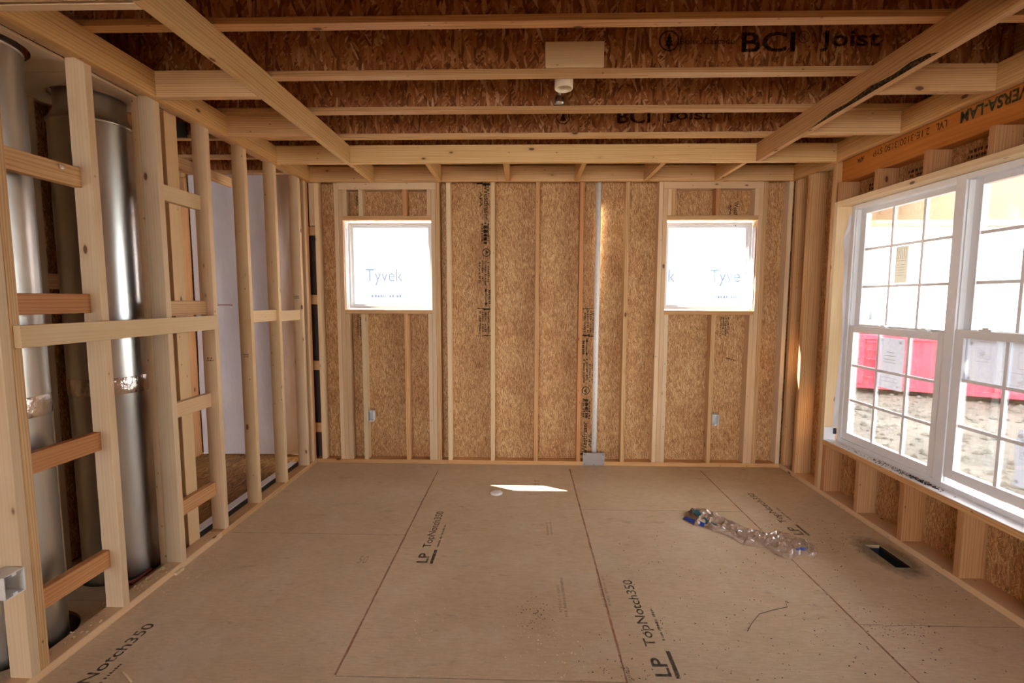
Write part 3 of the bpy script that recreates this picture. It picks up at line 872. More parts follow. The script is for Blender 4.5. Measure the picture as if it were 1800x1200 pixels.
# ================================================================== WINDOWS
def back_window(name, op, label):
    a, b, c, d = op
    w = tag(empty(name), label, kind='structure')
    i = 0.45
    y0, y1 = 3.2, 6.9
    x0, x1, z0, z1 = a + i, c - i, b + i, d - i
    fw = 0.85
    bxs('frame', w, [((x0, y0, z0), (x0 + fw, y1, z1)), ((x1 - fw, y0, z0), (x1, y1, z1)), ((x0 + fw, y0, z0), (x1 - fw, y1, z0 + fw)), ((x0 + fw, y0, z1 - fw), (x1 - fw, y1, z1))], MT['vinyl'], 0.06)
    g = fw + 0.8
    bxs('sash', w, [((x0 + fw, 4.6, z0 + fw), (x0 + g, 6.0, z1 - fw)), ((x1 - g, 4.6, z0 + fw), (x1 - fw, 6.0, z1 - fw)), ((x0 + g, 4.6, z0 + fw), (x1 - g, 6.0, z0 + g)), ((x0 + g, 4.6, z1 - g), (x1 - g, 6.0, z1 - fw))], MT['vinyl'], 0.06)
    bxs('pane', w, [((x0 + g, 5.25, z0 + g), (x1 - g, 5.4, z1 - g))], MT['glass'])
    fl = a < 80
    s = 1 if fl else -1
    xa = x0 - 0.05 if fl else x1 + 0.05
    vs, fs = [], []
    n = 14
    for k in range(n + 1):
        z = b + 0.6 + (d - b - 3) * k / n
        o = 0.15 * math.sin(k * 1.9) + (0.1 if k % 2 else 0)
        vs += [Vector((xa - s * (0.05 + o * .4), 0.7 + o, z)) * S, Vector((xa + s * 0.02, 3.2, z)) * S]
    for k in range(n):
        fs.append((2 * k, 2 * k + 1, 2 * k + 3, 2 * k + 2))
    link('wrap_flap', mesh('wrap_flap', vs, fs), w, Vector((0, 0, 0)), MT['sheet'])
    return w
back_window('window_1', wl_, 'square white window in the back wall, left one near the stud opening')
back_window('window_2', wr_, 'square white window in the back wall, right one near the corner')

w3 = tag(empty('window_3'), 'wide white twin double-hung window with muntin bars in the right wall', kind='structure')
XF = 177.2
zf0, zf1 = 18.0, 90.3
YL0, YM0, YM1, YR1 = -25.3, -60.2, -62.7, -97.6
bxs('frame', w3, [((XF, YL0 - 1.5, zf0 + 1.3), (XF + 3.4, YL0, zf1)), ((XF, YM1, zf0 + 1.3), (XF + 3.4, YM0, zf1)), ((XF, YR1, zf0 + 1.3), (XF + 3.4, YR1 + 1.5, zf1)),
                  ((XF, YR1, zf0), (XF + 3.4, YL0, zf0 + 1.3)), ((XF, YM0, zf1 - 1.3), (XF + 3.4, YL0 - 1.5, zf1)), ((XF, YR1 + 1.5, zf1 - 1.3), (XF + 3.4, YM1, zf1))], MT['vinyl'], 0.08)
bxs('jamb_liner', w3, [((XF + .5, y - .12, zf0 + 1.4), (XF + 3.3, y + .12, zf1 - 1.4)) for y in (YL0 - 1.7, YM0 + .2, YM1 - .2, YR1 + 1.7)] , MT['vinyl'], 0.03)
def sash(yA, yB, g, zb, zt, rb, rt, x0, x1, my, mz, nm):
    """yA > yB outer edges, g glass edges (gA, gB)"""
    s = bxs(nm, w3, [((x0, g[0], zb), (x1, yA, zt)), ((x0, yB, zb), (x1, g[1], zt)), ((x0, g[1], zb), (x1, g[0], rb)), ((x0, g[1], rt), (x1, g[0], zt))], MT['vinyl'], 0.07)
    xm = (x0 + x1) / 2
    p = bxs('pane', s, [((xm - .06, g[1], rb), (xm + .06, g[0], rt))], MT['glass'])
    for y in my: bxs('muntin', s, [((xm - .35, y - .36, rb), (xm - .08, y + .36, rt))], MT['vinyl'])
    for z in mz:
        ys = [g[0]] + [y for y in my] + [g[1]]
        bxs('muntin', s, [((xm - .35, b + (.36 if b != g[1] else 0), z - .36), (xm - .08, a - (.36 if a != g[0] else 0), z + .36)) for a, b in zip(ys[:-1], ys[1:])], MT['vinyl'])
    return s
sash(-27.0, -60.15, (-29.1, -58.2), 19.4, 54.4, 21.6, 52.5, XF + .25, XF + 1.65, (-38.9, -49.4), (31.8, 42.4), 'lower_sash')
sash(-26.9, -60.15, (-29.2, -58.1), 53.0, 88.9, 54.9, 87.5, XF + 1.75, XF + 3.1, (-39.2, -49.5), (66.0, 77.0), 'upper_sash')
sash(-62.75, -96.0, (-65.0, -93.9), 20.75, 55.4, 23.0, 53.6, XF + .25, XF + 1.65, (-74.5, -84.2), (33.5, 44.0), 'lower_sash')
sash(-62.75, -96.0, (-64.9, -94.0), 53.4, 88.9, 55.5, 87.5, XF + 1.75, XF + 3.1, (-74.6, -84.3), (66.0, 77.0), 'upper_sash')
for y in (-40.0, -53.5, -69.5, -88):
    z = 54.4 if y > -60 else 55.4
    bxs('sash_lock', w3, [((XF + .4, y - 1.4, z), (XF + 1.5, y + 1.4, z + .35)), ((XF + .7, y - .5, z + .35), (XF + 1.7, y + .9, z + .75))], MT['vinyl'], 0.1)
sb = bxs('sill_pan', w3, [((W - .05, -98, 17.92), (XF, -24.1, 18.05)), ((W - .05, -24.25, 18.05), (XF, -24.1, 22.0))], MT['vinyl'])
sb['label'] = 'white sill pan with dirt crumbs'
# housewrap edge sticking out beside the window
fl = []
prof = [(22.1, -24.25), (30.8, -24.6), (38, -25.1), (46.4, -25.5), (56.7, -25.6), (62, -25.3), (69.8, -24.6), (76.8, -23.95), (80.3, -23.92), (84, -24.9), (87.7, -25.9)]
vs, fs = [], []
for z, y in prof:
    vs += [Vector((176.3 + .25 * math.sin(z), min(y, -23.95), z)) * S, Vector((XF + .3, YL0 + .03, z)) * S]
for k in range(len(prof) - 1): fs.append((2 * k, 2 * k + 1, 2 * k + 3, 2 * k + 2))
wf = link('wrap_flap', mesh('wrap_flap', vs, fs), w3, Vector((0, 0, 0)), MT['sheet'])
wf['label'] = 'torn white house wrap edge'
bxs('tape_scrap', w3, [((176.4, -25.0, 20.0), (177.1, -24.5, 21.8))], MT['navy'])

# ================================================================== THINGS IN THE ROOM
def duct(c, z_rim, label, rim_r):
    cx, cyy, R = c
    d = empty('round_duct', (cx, cyy, 0))
    tag(d, label, 'duct', 'galvanized riser ducts in the left chase')
    lathe('duct_section', d, (cx, cyy, 0), [(R - .12, -1.05), (R - .12, 42.6), (R - .02, 43.2)], MT['galv'])
    lathe('duct_section', d, (cx, cyy, 0), [(R + .02, 43.0), (R, 44), (R, z_rim)], MT['galv'])
    lathe('foil_tape_band', d, (cx, cyy, 0), [(R + .02, 41.4), (R + .09, 41.5), (R + .10, 42.6), (R + .12, 43.6), (R + .08, 44.9), (R + .02, 45.0)], MT['foil'])
    lathe('collar', d, (cx, cyy, 0), [(R, z_rim - .4), (R + .22, z_rim - .3), (R + .22, z_rim), (R, z_rim + .1), (rim_r, z_rim + 2.5), (rim_r, 108)], MT['galv'])
    s = bxs('seam', d, [((cx + R * math.cos(-.9) - .12, cyy + R * math.sin(-.9) - .12, 0), (cx + R * math.cos(-.9) + .12, cyy + R * math.sin(-.9) + .12, z_rim))], MT['galv'])
    return d
duct(D1, 103.5, 'tall round galvanized duct nearest the camera, behind the double stud', 6.9)
duct(D2, 98.5, 'tall round galvanized duct beside the fire blocks, farther of the two', 6.0)

def elec_box(name, lo, hi, open_axis, label, group, out):
    """shallow plastic box: open_axis 0 faces +x, 1 faces -y"""
    (x0, y0, z0), (x1, y1, z1) = lo, hi
    o = empty(name, ((x0 + x1) / 2, (y0 + y1) / 2, z0))
    tag(o, label, 'electrical box', group)
    t = 0.14
    if open_axis == 0:
        bl = [((x0, y0, z0), (x0 + t, y1, z1)), ((x0, y0, z0), (x1, y0 + t, z1)), ((x0, y1 - t, z0), (x1, y1, z1)), ((x0, y0, z0), (x1, y1, z0 + t)), ((x0, y0, z1 - t), (x1, y1, z1))]
        back = [((x0 + t, y0 + t, z0 + t), (x0 + t + .05, y1 - t, z1 - t))]
        tabs = [((x1 - .15, (y0 + y1) / 2 - .3, z1 - .55), (x1, (y0 + y1) / 2 + .3, z1 - t)), ((x1 - .15, (y0 + y1) / 2 - .3, z0 + t), (x1, (y0 + y1) / 2 + .3, z0 + .55))]
    else:
        bl = [((x0, y1 - t, z0), (x1, y1, z1)), ((x0, y0, z0), (x0 + t, y1, z1)), ((x1 - t, y0, z0), (x1, y1, z1)), ((x0, y0, z0), (x1, y1, z0 + t)), ((x0, y0, z1 - t), (x1, y1, z1))]
        back = [((x0 + t, y1 - t - .05, z0 + t), (x1 - t, y1 - t, z1 - t))]
        tabs = [(((x0 + x1) / 2 - .3, y0, z1 - .55), ((x0 + x1) / 2 + .3, y0 + .15, z1 - t)), (((x0 + x1) / 2 - .3, y0, z0 + t), ((x0 + x1) / 2 + .3, y0 + .15, z0 + .55))]
    bxs('box_shell', o, bl, MT['box_plastic'], 0.03)
    bxs('box_back', o, back, MT['box_inside'])
    for tb_ in tabs: bxs('screw_tab', o, [tb_], MT['box_plastic'])
    return o
elec_box('electrical_box', (-2.6, -108.2, 16.5), (0.55, -105.2, 20.2), 0, 'grey-white electrical box on the nearest left stud', 'electrical boxes', 0)
elec_box('electrical_box', (19.85, -0.45, 16.2), (22.1, 2.3, 20.1), 1, 'grey-white electrical box under the left back window', 'electrical boxes', 0)
elec_box('electrical_box', (148.15, -0.45, 15.8), (150.6, 2.3, 19.9), 1, 'grey-white electrical box under the right back window', 'electrical boxes', 0)

pv = tag(empty('vertical_pipe', (105.2, 1.75, 1.6)), 'white plastic pipe standing between back wall studs', 'pipe')
lathe('pipe', pv, (105.15, 1.75, 0), [(0.95, 1.55), (0.95, 106.0)], MT['pvc'], 24, caps=True)
pm = marks(pv, (104.95, 0.79, 8), Z_, nX, [(x, 0, x + random.uniform(.3, 1.6), .14) for x in [i * 2.3 for i in range(41)]], 'ink_faint', 'pipe_print')
gp = tag(empty('guard_plate', (104.8, -0.1, 0.05)), 'grey steel guard plate nailed over the plate below the white pipe', 'metal plate')
bxs('plate', gp, [((100.8, -0.1, 0.05), (108.9, -0.03, 4.85))], MT['steel'])
for x, z in [(101.4, .6), (108.3, .6), (101.4, 4.2), (108.3, 4.2), (104.9, .3)]:
    bxs('screw', gp, [((x - .14, -.17, z - .14), (x + .14, -.1, z + .14))], MT['nail'])

cb = tag(empty('ceiling_box', (86.9, -65.3, 107.9)), 'round white ceiling box under the joists below the short block', 'ceiling box')
lathe('shell', cb, (86.9, -65.3, 0), [(1.55, 109.9), (1.6, 108.1), (1.65, 107.95), (1.95, 107.9), (2.0, 108.0), (2.0, 110.4), (0.02, 110.5)], MT['cream'], 32)
lathe('inner_disc', cb, (86.9, -65.3, 0), [(0.02, 109.6), (1.56, 109.65)], MT['box_inside'], 32)
bxs('mounting_bar', cb, [((86.3, -68.4, 110.5), (87.5, -64.5, 110.7)), ((86.3, -68.45, 110.3), (87.5, -68.3, 112))], MT['steel'])
ft = tag(empty('conduit_fitting', (86.9, -51.6, 110.3)), 'small galvanized conduit fitting on the joist behind the ceiling box', 'fitting')
lathe('flange', ft, (86.9, -50.9, 0), [(1.25, 110.26), (1.25, 110.9), (.8, 111.6), (.8, 112.2)], MT['galv'], 20, caps=True)
lathe('stem', ft, (86.9, -50.9, 0), [(0.42, 112.2), (0.42, 118.5)], MT['galv'], 16, caps=True)
for dx in (-1.1, 1.1):
    lathe('bolt', ft, (86.9 + dx * .8, -51.5, 0), [(0.25, 110.3), (0.25, 111.8)], MT['dark_metal'], 8, caps=True)

# white sheeting hung over the far wall of the next room
vs, fs = [], []
nx, nz = 40, 36
for j in range(nz + 1):
    for i in range(nx + 1):
        x = -49.5 + 46.5 * i / nx
        z = 0.35 + 108.2 * j / nz
        y = 7.9 + 0.5 * noise.noise(Vector((x * .12, 3.3, z * .05))) + .25 * math.sin(x * .5 + z * .03)
        vs.append((Vector((x, y, z)) - Vector((-26, 8, 0.35))) * S)
for j in range(nz):
    for i in range(nx):
        a = j * (nx + 1) + i
        fs.append((a, a + 1, a + nx + 2, a + nx + 1))
wsx = link('wrap_sheet', mesh('wrap_sheet', vs, fs, True), None, V3((-26, 8, 0.35)), MT['sheet'])
tag(wsx, 'white plastic sheeting hung behind the left studs', 'sheeting')
ch = bxs('marked_line', wsx, [((-49, 6.9, 59.4), (-34, 7.0, 59.7))], MT['red_wire'])
ch['label'] = 'thin red chalk line on the sheeting'
st = tag(empty('threshold_strip', (-7, -30, 0.02)), 'white strip with black edge lying behind the left bottom plate', 'trim strip')
bxs('white_strip', st, [((-8.3, -64, 0.02), (-5.9, -4.0, 1.6))], MT['vinyl'])
bxs('black_edge', st, [((-5.88, -64, 0.02), (-3.6, -4.0, 1.25))], MT['black'])

# bag of clear film crumpled on the floor
bag = tag(empty('plastic_bag', (138, -51, 0)), 'crumpled clear plastic bag with blue ends lying on the floor', 'plastic bag')
path = [(125.5, -43.0), (128.5, -42.0), (132.0, -45.0), (135.0, -50.0), (139.5, -54.0), (144.5, -56.3), (149.0, -57.8), (151.5, -58.6)]
wid = [2.2, 4.6, 4.6, 3.6, 5.0, 6.0, 5.0, 2.4]
hgt = [0.9, 2.8, 3.0, 2.0, 1.7, 1.8, 1.3, 0.4]
def lerp(arr, t):
    f = t * (len(arr) - 1); i = min(int(f), len(arr) - 2); u = f - i
    u = u * u * (3 - 2 * u) if not isinstance(arr[0], tuple) else u
    if isinstance(arr[0], tuple): return tuple(a + (b - a) * u for a, b in zip(arr[i], arr[i + 1]))
    return arr[i] + (arr[i + 1] - arr[i]) * u
n, mm = 64, 22
def film_part(name, t0, t1, mat, grow=0.0, ph=0.0, par=bag):
    vs, fs = [], []
    for i in range(n + 1):
        t = t0 + (t1 - t0) * i / n
        c = Vector(lerp(path, t) + (0,))
        d = (Vector(lerp(path, min(1, t + .02)) + (0,)) - Vector(lerp(path, max(0, t - .02)) + (0,))).normalized()
        s = Vector((-d.y, d.x, 0))
        w, h = lerp(wid, t) + grow, lerp(hgt, t) + grow
        for j in range(mm + 1):
            a = math.pi * j / mm
            v = -math.cos(a)
            q1 = Vector((t * 11 + ph, v * 1.6, 1.0 + ph)); q2 = Vector((t * 26 + ph, v * 3.6, 4.0))
            ridge = 1 - abs(noise.noise(q1)) * 2.2
            r2_ = 1 - abs(noise.noise(q2)) * 2.0
            z = .05 + h * math.sin(a) ** .8 * max(0.05, .18 + .5 * ridge * ridge * (1 if ridge > 0 else 0) + .22 * r2_)
            p = c + s * (v * w * (1 + .5 * noise.noise(Vector((t * 9 + ph, 2.0, v))))) + Vector((0, 0, z))
            vs.append((p - Vector((138, -51, 0))) * S)
    for i in range(n):
        for j in range(mm):
            a = i * (mm + 1) + j
            fs.append((a, a + 1, a + mm + 2, a + mm + 1))
    return link(name, mesh(name, vs, fs, False), par, V3((138, -51, 0)), mat)
film_part('film', 0.10, 1.0, MT['film'])
film_part('film_fold', 0.22, 0.93, MT['film'], -1.6, 5.0)
vs, fs = [], []
def strip(name, pts, w, mat, par):
    vs, fs = [], []
    for i, p in enumerate(pts):
        p = Vector(p)
        d = Vector(pts[min(i + 1, len(pts) - 1)]) - Vector(pts[max(0, i - 1)])
        s = Vector((-d.y, d.x, 0)).normalized() * w
        vs += [(p - s - Vector((138, -51, 0))) * S, (p + s * .2 + Vector((0, 0, .7)) - Vector((138, -51, 0))) * S, (p + s - Vector((138, -51, 0))) * S]
    for i in range(len(pts) - 1):
        fs += [(3 * i, 3 * i + 1, 3 * i + 4, 3 * i + 3), (3 * i + 1, 3 * i + 2, 3 * i + 5, 3 * i + 4)]
    return link(name, mesh(name, vs, fs), par, V3((138, -51, 0)), mat)
strip('blue_band', [(124.4, -42.8, .1), (125.5, -44.6, .25), (127.0, -46.2, .3), (128.4, -47.2, .1)], .9, MT['blue'], bag)
strip('teal_band', [(128.0, -41.5, 1.6), (128.6, -43.8, 1.2), (129.6, -46.0, .5), (131.6, -48.6, .1)], .9, MT['teal'], bag)
strip('blue_band', [(145.8, -60.2, .1), (147.5, -60.0, .5), (149.2, -59.5, .1)], .8, MT['blue'], bag)
strip('brown_rag', [(126.3, -40.6, .3), (127.4, -40.2, 1.4), (128.6, -41.4, .3)], 1.0, MT['crumb_dark'], bag)

fo = bxs('foil_scrap', None, [((-1.98, -91.9, 84.2), (-1.5, -91.1, 85.1))], MT['foil'], 0.2); tag(fo, 'crumpled foil scrap stuck on the top left fire block', 'foil')
dk = lathe('plastic_disc', None, (69.9, -26.9, 0), [(1.95, 0.03), (2.0, 0.2), (1.8, 0.45), (0.9, .55), (.02, .55)], MT['pvc'], 32)
tag(dk, 'small round white plastic cap lying on the floor near the back wall', 'cap')
cm = bxs('scrap_wood', None, [((0.12, -74.4, 0.03), (0.75, -72.0, 0.6))], MT['crumb']); tag(cm, 'pale wood scrap against the left bottom plate', 'wood scrap')
shim = tube('wood_splinter', None, [(11.9, -101.9, .15), (13.1, -102.5, .25), (15.2, -103.9, .15)], .13, MT['crumb'], 5); tag(shim, 'thin pale wood splinter on the floor by the lower left edge', 'splinter')
wire = tube('wire_offcut', None, [(120.7, -89.0, .12), (122.3, -87.0, .12), (125.3, -84.0, .15), (128.8, -82.7, .2), (132.0, -81.7, .15), (132.6, -79.9, .3)], .055, MT['nail'], 6); tag(wire, 'thin dark bent wire on the floor in front of the plastic bag', 'wire')
rs = bxs('red_strip', None, [((-6.9, -78.2, .03), (-6.2, -72.4, .5))], MT['red_wire']); tag(rs, 'red-brown strip on the floor at the foot of the farther duct', 'strip')
wp = bxs('white_offcut', None, [((-4.9, -82.4, .03), (-3.9, -80.6, .4))], MT['vinyl']); tag(wp, 'small white plastic offcut on the chase floor', 'offcut')
nl = tube('loose_nail', None, [(176.0, -89.0, 1.58), (178.2, -87.9, 1.58)], .07, MT['nail'], 6); tag(nl, 'dark nail on the right bottom plate', 'nail')

def crumbs(name, label, spots, mat, seed, size):
    rr = random.Random(seed)
    vs, fs = [], []
    for (cx, cyy, rx, ry, cnt, z) in spots:
        for _ in range(cnt):
            a, r = rr.uniform(0, 2 * math.pi), rr.random() ** .6
            x, y = cx + math.cos(a) * r * rx, cyy + math.sin(a) * r * ry
            if (x < -3.4 or x > 173.5) and z == 0: continue
            if 164.6 < x < 169.8 and -67 < y < -55.4: continue
            s = size * rr.uniform(.5, 1.5)
            k = len(vs)
            t = rr.uniform(0, 6.28)
            for dx, dy, dz in ((1.6, 0, 0), (-.8, .8, 0), (-.8, -.8, 0), (0, 0, .9)):
                vs.append(Vector((x + s * (dx * math.cos(t) - dy * math.sin(t)), y + s * (dx * math.sin(t) + dy * math.cos(t)), z + .03 + s * dz)) * S)
            fs += [(k, k + 1, k + 3), (k + 1, k + 2, k + 3), (k + 2, k, k + 3)]
    o = link(name, mesh(name, vs, fs), None, Vector((0, 0, 0)), mat)
    tag(o, label, 'debris', kind='stuff')
crumbs('sawdust', 'pale sawdust and wood crumbs scattered over the floor',
       [(86, -55, 86, 52, 420, 0), (81, -86, 6, 8, 70, 0), (84, -92, 14, 12, 70, 0), (92, -100, 14, 5, 90, 0), (107, -89.5, 5, 3, 40, 0), (60, -82, 30, 20, 160, 0), (95, -9, 40, 6, 90, 0), (5, -45, 5, 45, 160, 0), (4, -70, 4, 10, 90, 0), (30, -25, 18, 10, 60, 0)], MT['crumb'], 3, 0.10)
crumbs('dirt_crumbs', 'dark dirt crumbs scattered over the right part of the floor',
       [(135, -75, 40, 30, 260, 0), (81, -85, 4, 6, 60, 0), (149, -87.5, 6, 2.5, 50, 0), (120, -92, 40, 14, 120, 0), (94, -100, 10, 4, 40, 0), (155, -50, 12, 10, 70, 0)], MT['crumb_dark'], 5, 0.11)
crumbs('chase_sawdust', 'pale sawdust heaped on the chase floor round the ducts', [(-4.9, -82.5, 2.5, 4, 130, 0.0001), (-2, -78, 1.6, 6, 90, 1.5), (-2, -95, 1.6, 6, 30, 1.5)], MT['crumb'], 9, 0.17)
crumbs('sill_grit', 'dark grit strewn along the white window sill', [(175.6, -53, 1.2, 12, 170, 18.05), (175.8, -60, 0.9, 5, 120, 18.05), (175.4, -48, 1.4, 22, 60, 18.05)], MT['black'], 13, 0.13)

# papers hung on the window
def paper_sheet(name, y0, y1, z0, z1, label, seed, draw, x=178.5):
    """y0 > y1; hangs just outside the lower panes"""
    vs, fs = [], []
    nu, nv = 10, 10
    for j in range(nv + 1):
        for i in range(nu + 1):
            y = y0 + (y1 - y0) * i / nu
            z = z0 + (z1 - z0) * j / nv
            if i == 0: y += .35 * math.sin(j * .8 + seed)
            vs.append((Vector((x + .08 * math.sin(i * .9 + seed) + .06 * math.sin(j + seed), y, z)) - Vector((x, (y0 + y1) / 2, z0))) * S)
    for j in range(nv):
        for i in range(nu):
            a = j * (nu + 1) + i
            fs.append((a, a + 1, a + nu + 2, a + nu + 1))
    o = link(name, mesh(name, vs, fs, True), None, V3((x, (y0 + y1) / 2, z0)), MT['paper'])
    tag(o, label, 'paper', 'papers on the window')
    marks(o, (x - .2, y0, z0), nY, Z_, draw, 'paper_ink', 'printed_plan')
    return o
paper_sheet('notice_paper', -38.6, -47.4, 37.8, 51.8, 'white notice on the left lower sash in front of the red dumpster', 1,
            [(2, 8, 6, 8.2), (2.2, 9, 5.8, 9.2), (3, 10, 5.5, 10.2), (2, 7.2, 6.4, 7.4), (1, 3, 7, 3.1), (1, 2, 7, 2.1), (.6, 13, 1.2, 13.6), (7, 12.6, 7.8, 13.4), (.8, .7, 1.0, 1.6), (7.2, .8, 7.7, 1.3)])
def plan(w, h, sd):
    rr = random.Random(sd)
    d = []
    for (a, b, c, e2) in [(w * .42, h * .45, w * .98, h * .8), (w * .28, h * .08, w * .62, h * .35), (w * .08, h * .5, w * .2, h * .95)]:
        d += [(a, b, c, b + .08), (a, e2, c, e2 + .08), (a, b, a + .08, e2), (c, b, c + .08, e2)]
        for _ in range(10):
            u = rr.uniform(a, c - .8); q_ = rr.uniform(b, e2 - .8)
            d += [(u, q_, u + .6, q_ + .06), (u, q_ + .7, u + .6, q_ + .76), (u, q_, u + .06, q_ + .7), (u + .6, q_, u + .66, q_ + .7)]
    return d + [[(.9 + .5 * math.cos(t * .6), h * .9 + .5 * math.sin(t * .6)) for t in range(10)], [(.9 + .4 * math.cos(t * .6), h * .08 + .4 * math.sin(t * .6)) for t in range(10)]]
paper_sheet('plan_sheet', -65.0, -92.5, 43.9, 53.5, 'wide translucent house plan sheet across the right lower sash', 2, plan(27, 9.6, 4))
paper_sheet('plan_sheet', -77.2, -92, 24.6, 36.2, 'plan sheet with punched corner low on the right lower sash', 3, plan(14, 11.4, 8))
sk = link('window_label', mesh('window_label', [Vector((0, -u, v)) * S for v in (0, 9.8) for u in (0, 2.1, 4.3)], [(0, 1, 4, 3), (1, 2, 5, 4)]), None, V3((179.4, -40.9, 66.7)), MT['paper_tan'])
tag(sk, 'beige printed label stuck to the upper left panes', 'label')
marks(sk, (179.33, -40.9, 66.7), nY, Z_, [(.5 + i * .6, 6.4, .65 + i * .6, 9.4) for i in range(6)] + [(.4, 5.9, 3.8, 6.0)] + [(.6, 2 + i * .7, 3.4, 2.1 + i * .7) for i in range(5)], 'paper_ink')

# ================================================================== OUTSIDE
ZG = -20.0
gx0, gx1, gy0, gy1 = -900, 2600, -700, 2600
vs, fs = [], []
ngx, ngy = 150, 140
for j in range(ngy + 1):
    for i in range(ngx + 1):
        x = gx0 + (gx1 - gx0) * i / ngx; y = gy0 + (gy1 - gy0) * j / ngy
        z = ZG - .5 + 3.0 * noise.noise(Vector((x * .02, y * .02, 0)))
        vs.append(Vector((x, y, min(z, -12))) * S)
for j in range(ngy):
    for i in range(ngx):
        a = j * (ngx + 1) + i
        fs.append((a, a + 1, a + ngx + 2, a + ngx + 1))
tag(link('ground', mesh('ground', vs, fs, True), None, Vector((0, 0, 0)), MT['dirt']), 'bare graded dirt outside the right window', kind='structure')
rr = random.Random(21)
vs, fs = [], []
for _ in range(2600):
    t = rr.random() ** 1.3
    x = 215 + 330 * t + rr.uniform(-20, 20); y = rr.uniform(-60, 330 if x > 290 else 100)
    s = rr.uniform(.5, 2.6) * (1.5 if rr.random() < .06 else 1)
    z = ZG - .3 + 3.0 * noise.noise(Vector((x * .02, y * .02, 0)))
    k = len(vs)
    for p in ((1, 0, 0), (-1, 0, 0), (0, 1, 0), (0, -1, 0), (0, 0, .7), (0, 0, -.5)):
        vs.append(Vector((x + p[0] * s * rr.uniform(.7, 1.4), y + p[1] * s * rr.uniform(.7, 1.4), z + p[2] * s)) * S)
    for a, b in ((0, 2), (2, 1), (1, 3), (3, 0)):
        fs += [(k + a, k + b, k + 4), (k + b, k + a, k + 5)]
tag(link('dirt_clods', mesh('dirt_clods', vs, fs), None, Vector((0, 0, 0)), MT['dirt']), 'loose dirt clods and stones outside the right window', 'stones', kind='stuff')

# red roll-off dumpster
dp = empty('dumpster', (374, 254.5, ZG))
dp.rotation_euler = (0, 0, math.atan2(-44, 83))
tag(dp, 'long faded red roll-off dumpster standing on the dirt outside', 'dumpster')
def dbx(nm, bl, mat): 
    lo = Vector([min(min(a[i], b[i]) for a, b in bl) for i in range(3)]); hi = Vector([max(max(a[i], b[i]) for a, b in bl) for i in range(3)])
    c = (lo + hi) / 2
    o = link(nm, boxes_mesh(nm, bl, c), None, None, mat)
    o.parent = dp; o.location = c * S
    m = o.modifiers.new('bevel', 'BEVEL'); m.width = .2 * S; m.segments = 1
    return o
L = 250
dbx('body', [((0, 0, 7), (L, 2, 50)), ((0, 88, 7), (L, 90, 50)), ((0, 2, 7), (2, 88, 50)), ((L - 2, 2, 7), (L, 88, 50)), ((2, 2, 7), (L - 2, 88, 9))], MT['dump'])
dbx('top_rail', [((-1.5, -1.5, 48), (L + 1.5, 3.5, 52)), ((-1.5, 86, 48), (L + 1.5, 91.5, 52))], MT['dump'])
dbx('bottom_rail', [((-1, -1.2, 4.5), (L + 1, 2, 8.5))], MT['dump'])
dbx('skid', [((4, 6, 0.6), (L - 4, 12, 6)), ((4, 76, .6), (L - 4, 82, 6))], MT['black'])
for x in (2, 24, 58, 92, 126, 160, 194, 228):
    dbx('rib', [((x, -2.6, 8.6), (x + 4.5, -.02, 47.9))], MT['dump'])
for z in (14, 22, 30, 38, 45):
    dbx('ladder_rung', [((8, -3.2, z), (22, -2.2, z + 1.4)), ((8, -2.4, z), (9, -.02, z + 1.4)), ((21, -2.4, z), (22, -.02, z + 1.4))], MT['dump'])
dbx('latch_bar', [((14.5, -3.6, 10), (16, -3.25, 47))], MT['dump'])

# porch beyond the right wall
po = tag(empty('porch_roof', (250, 60, 97)), 'wooden porch roof frame seen through the top of the right window', 'porch roof')
lum('beam', po, (182, 60, 97.3), (420, 63.5, 100.2), 'beam_cream')
bxs('gable_panel', po, [((182, 61, 100.3), (420, 62, 128))], MT['gable'])
lum('side_beam', po, (262, -160, 113), (265.5, 59.5, 120.9), 'pine_pale')
for y in (-140, -116, -92, -68, -44, -20, 4, 28):
    r_ = lum('rafter', po, (181.2, y, 121), (266, y + 1.5, 126.5), 'pine_pale')
bxs('roof_deck', po, [((181, -170, 127), (268, 62, 127.7))], MT['gable'])
pt = tag(empty('porch_post', (331, 50, ZG)), 'white porch post under the porch roof', 'post')
bxs('shaft', pt, [((329, 55, ZG - 2), (334, 59.5, 97.2))], MT['white_paint'], .2)

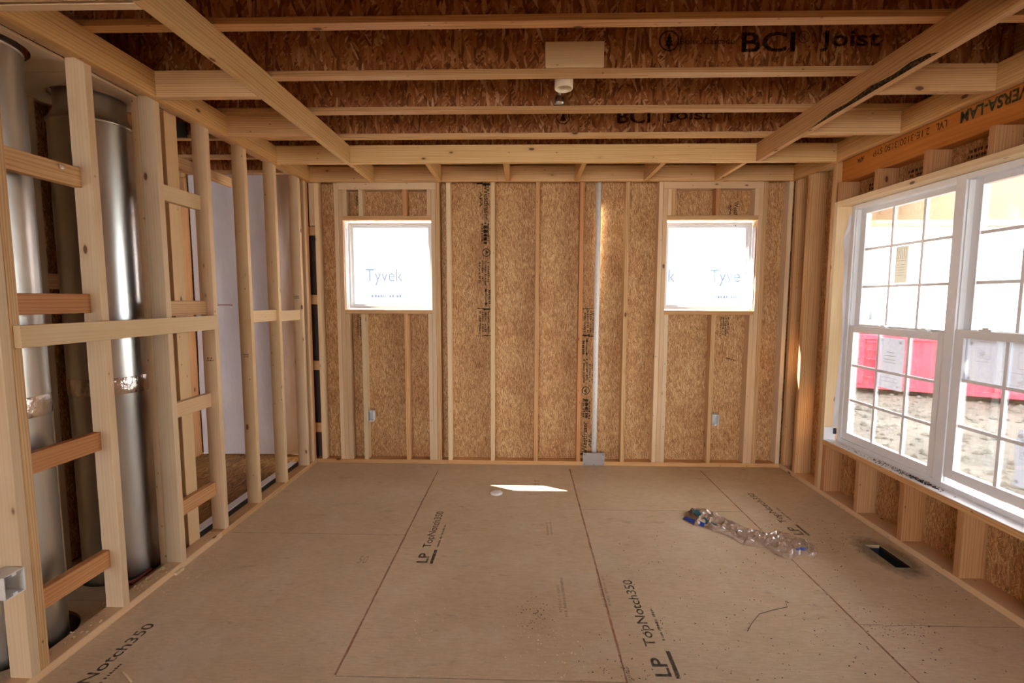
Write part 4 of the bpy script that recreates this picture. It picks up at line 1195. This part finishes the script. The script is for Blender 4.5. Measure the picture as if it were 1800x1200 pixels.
def house(name, x0, x1, y, h, roofh, wins, label, garage=None, deep=165, wallmat='white_paint'):
    o = tag(empty(name, ((x0 + x1) / 2, y, ZG - 2)), label, 'house')
    bxs('walls', o, [((x0, y, ZG - 3), (x1, y + deep, h))], MT[wallmat])
    c = Vector(((x0 + x1) / 2, y, h))
    ov = 14
    v = [(x0 - ov, y - ov, h), (x1 + ov, y - ov, h), (x1 + ov, y + deep + ov, h), (x0 - ov, y + deep + ov, h), (x0 - ov, y + deep / 2, h + roofh), (x1 + ov, y + deep / 2, h + roofh)]
    link('roof', mesh('roof', [(Vector(p) - c) * S for p in v], [(0, 1, 5, 4), (2, 3, 4, 5), (0, 4, 3), (1, 2, 5), (3, 2, 1, 0)]), o, c * S, MT['roof'])
    for a, b, c_, d in wins:
        f = bxs('window', o, [((a, y - 1.5, b), (a + 1.2, y - .02, d)), ((c_ - 1.2, y - 1.5, b), (c_, y - .02, d)), ((a, y - 1.5, b), (c_, y - .02, b + 1.2)), ((a, y - 1.5, d - 1.2), (c_, y - .02, d)), (((a + c_) / 2 - .4, y - 1.2, b), ((a + c_) / 2 + .4, y - .02, d)), ((a, y - 1.2, (b + d) / 2 - .4), (c_, y - .02, (b + d) / 2 + .4))], MT['vinyl'])
        bxs('pane', f, [((a + .8, y - .6, b + .8), (c_ - .8, y - .3, d - .8))], MT['house_glass'])
        for s0 in (a - 9, c_ + 1.5):
            bxs('shutter', o, [((s0, y - 1.2, b - 1), (s0 + 7.5, y - .02, d + 1))], MT['shutter'])
    if garage:
        a, b, c_, d = garage
        bxs('stone_front', o, [((a - 8, y - 2, ZG - 2), (a, y - .02, d + 14)), ((c_, y - 2, ZG - 2), (c_ + 8, y - .02, d + 14)), ((a, y - 2, d), (c_, y - .02, d + 14))], MT['stone'])
        bxs('garage_door', o, [((a, y - 1, ZG - 2), (c_, y - .05, d))], MT['white_paint'])
    return o
house('far_house', 560, 905, 720, 170, 120, [(797, 30, 816, 61), (766, 30, 784, 61), (700, 28, 715, 45), (797, 92, 816, 120), (740, 30, 752, 58)], 'white house with blue-grey shutters far beyond the dumpster')
house('garage_house', 690, 1100, 510, 175, 110, [(703, 100, 716, 122), (790, 100, 806, 124)], 'white house with stone garage front at the right edge of the window', (722, ZG, 775, 57))
nh = house('wrapped_house', -320, 250, 128, 250, 90, [], 'neighbouring house wrapped in white house wrap behind the back windows', wallmat='sheet', deep=260)
for x in (-22.5, 24, 149, 194.5, -69, 102):
    letters('Tyvek', nh, (x, 127.9, 70.5), X_, Z_, 24, 10.5, 'tyvek_ink')
    marks(nh, (x + 1, 127.9, 62.5), X_, Z_, fine_print(22, 3, 1, int(x) + 200), 'tyvek_ink', 'fine_print')
def tree(x, y, h, r, label, seed):
    o = tag(empty('leafy_tree', (x, y, ZG - 3)), label, 'tree', 'trees beyond the houses')
    lathe('trunk', o, (x, y, 0), [(9, ZG - 3), (6, h * .5), (3, h * .8)], MT['bark'], 10, caps=True)
    rr = random.Random(seed)
    vs, fs = [], []
    for _ in range(900):
        d = Vector((rr.gauss(0, 1), rr.gauss(0, 1), rr.gauss(0, 1))).normalized() * r * rr.uniform(.5, 1) ** .5
        p = Vector((0, 0, h * .72)) + Vector((d.x, d.y, d.z * .8))
        s = rr.uniform(5, 11)
        k = len(vs)
        for _q in range(3):
            vs.append((p + Vector((rr.uniform(-s, s), rr.uniform(-s, s), rr.uniform(-s, s)))) * S)
        fs.append((k, k + 1, k + 2))
    m = link('crown', mesh('crown', vs, fs), o, V3((x, y, 0)), MT['leaf'])
    m['kind'] = 'stuff'
tree(1180, 1000, 330, 120, 'leafy tree showing above the garage house', 2)
tree(835, 1050, 240, 90, 'leafy tree showing left of the far white house', 6)

for o in list(scene.objects):
    if '_rot' in o: del o['_rot']
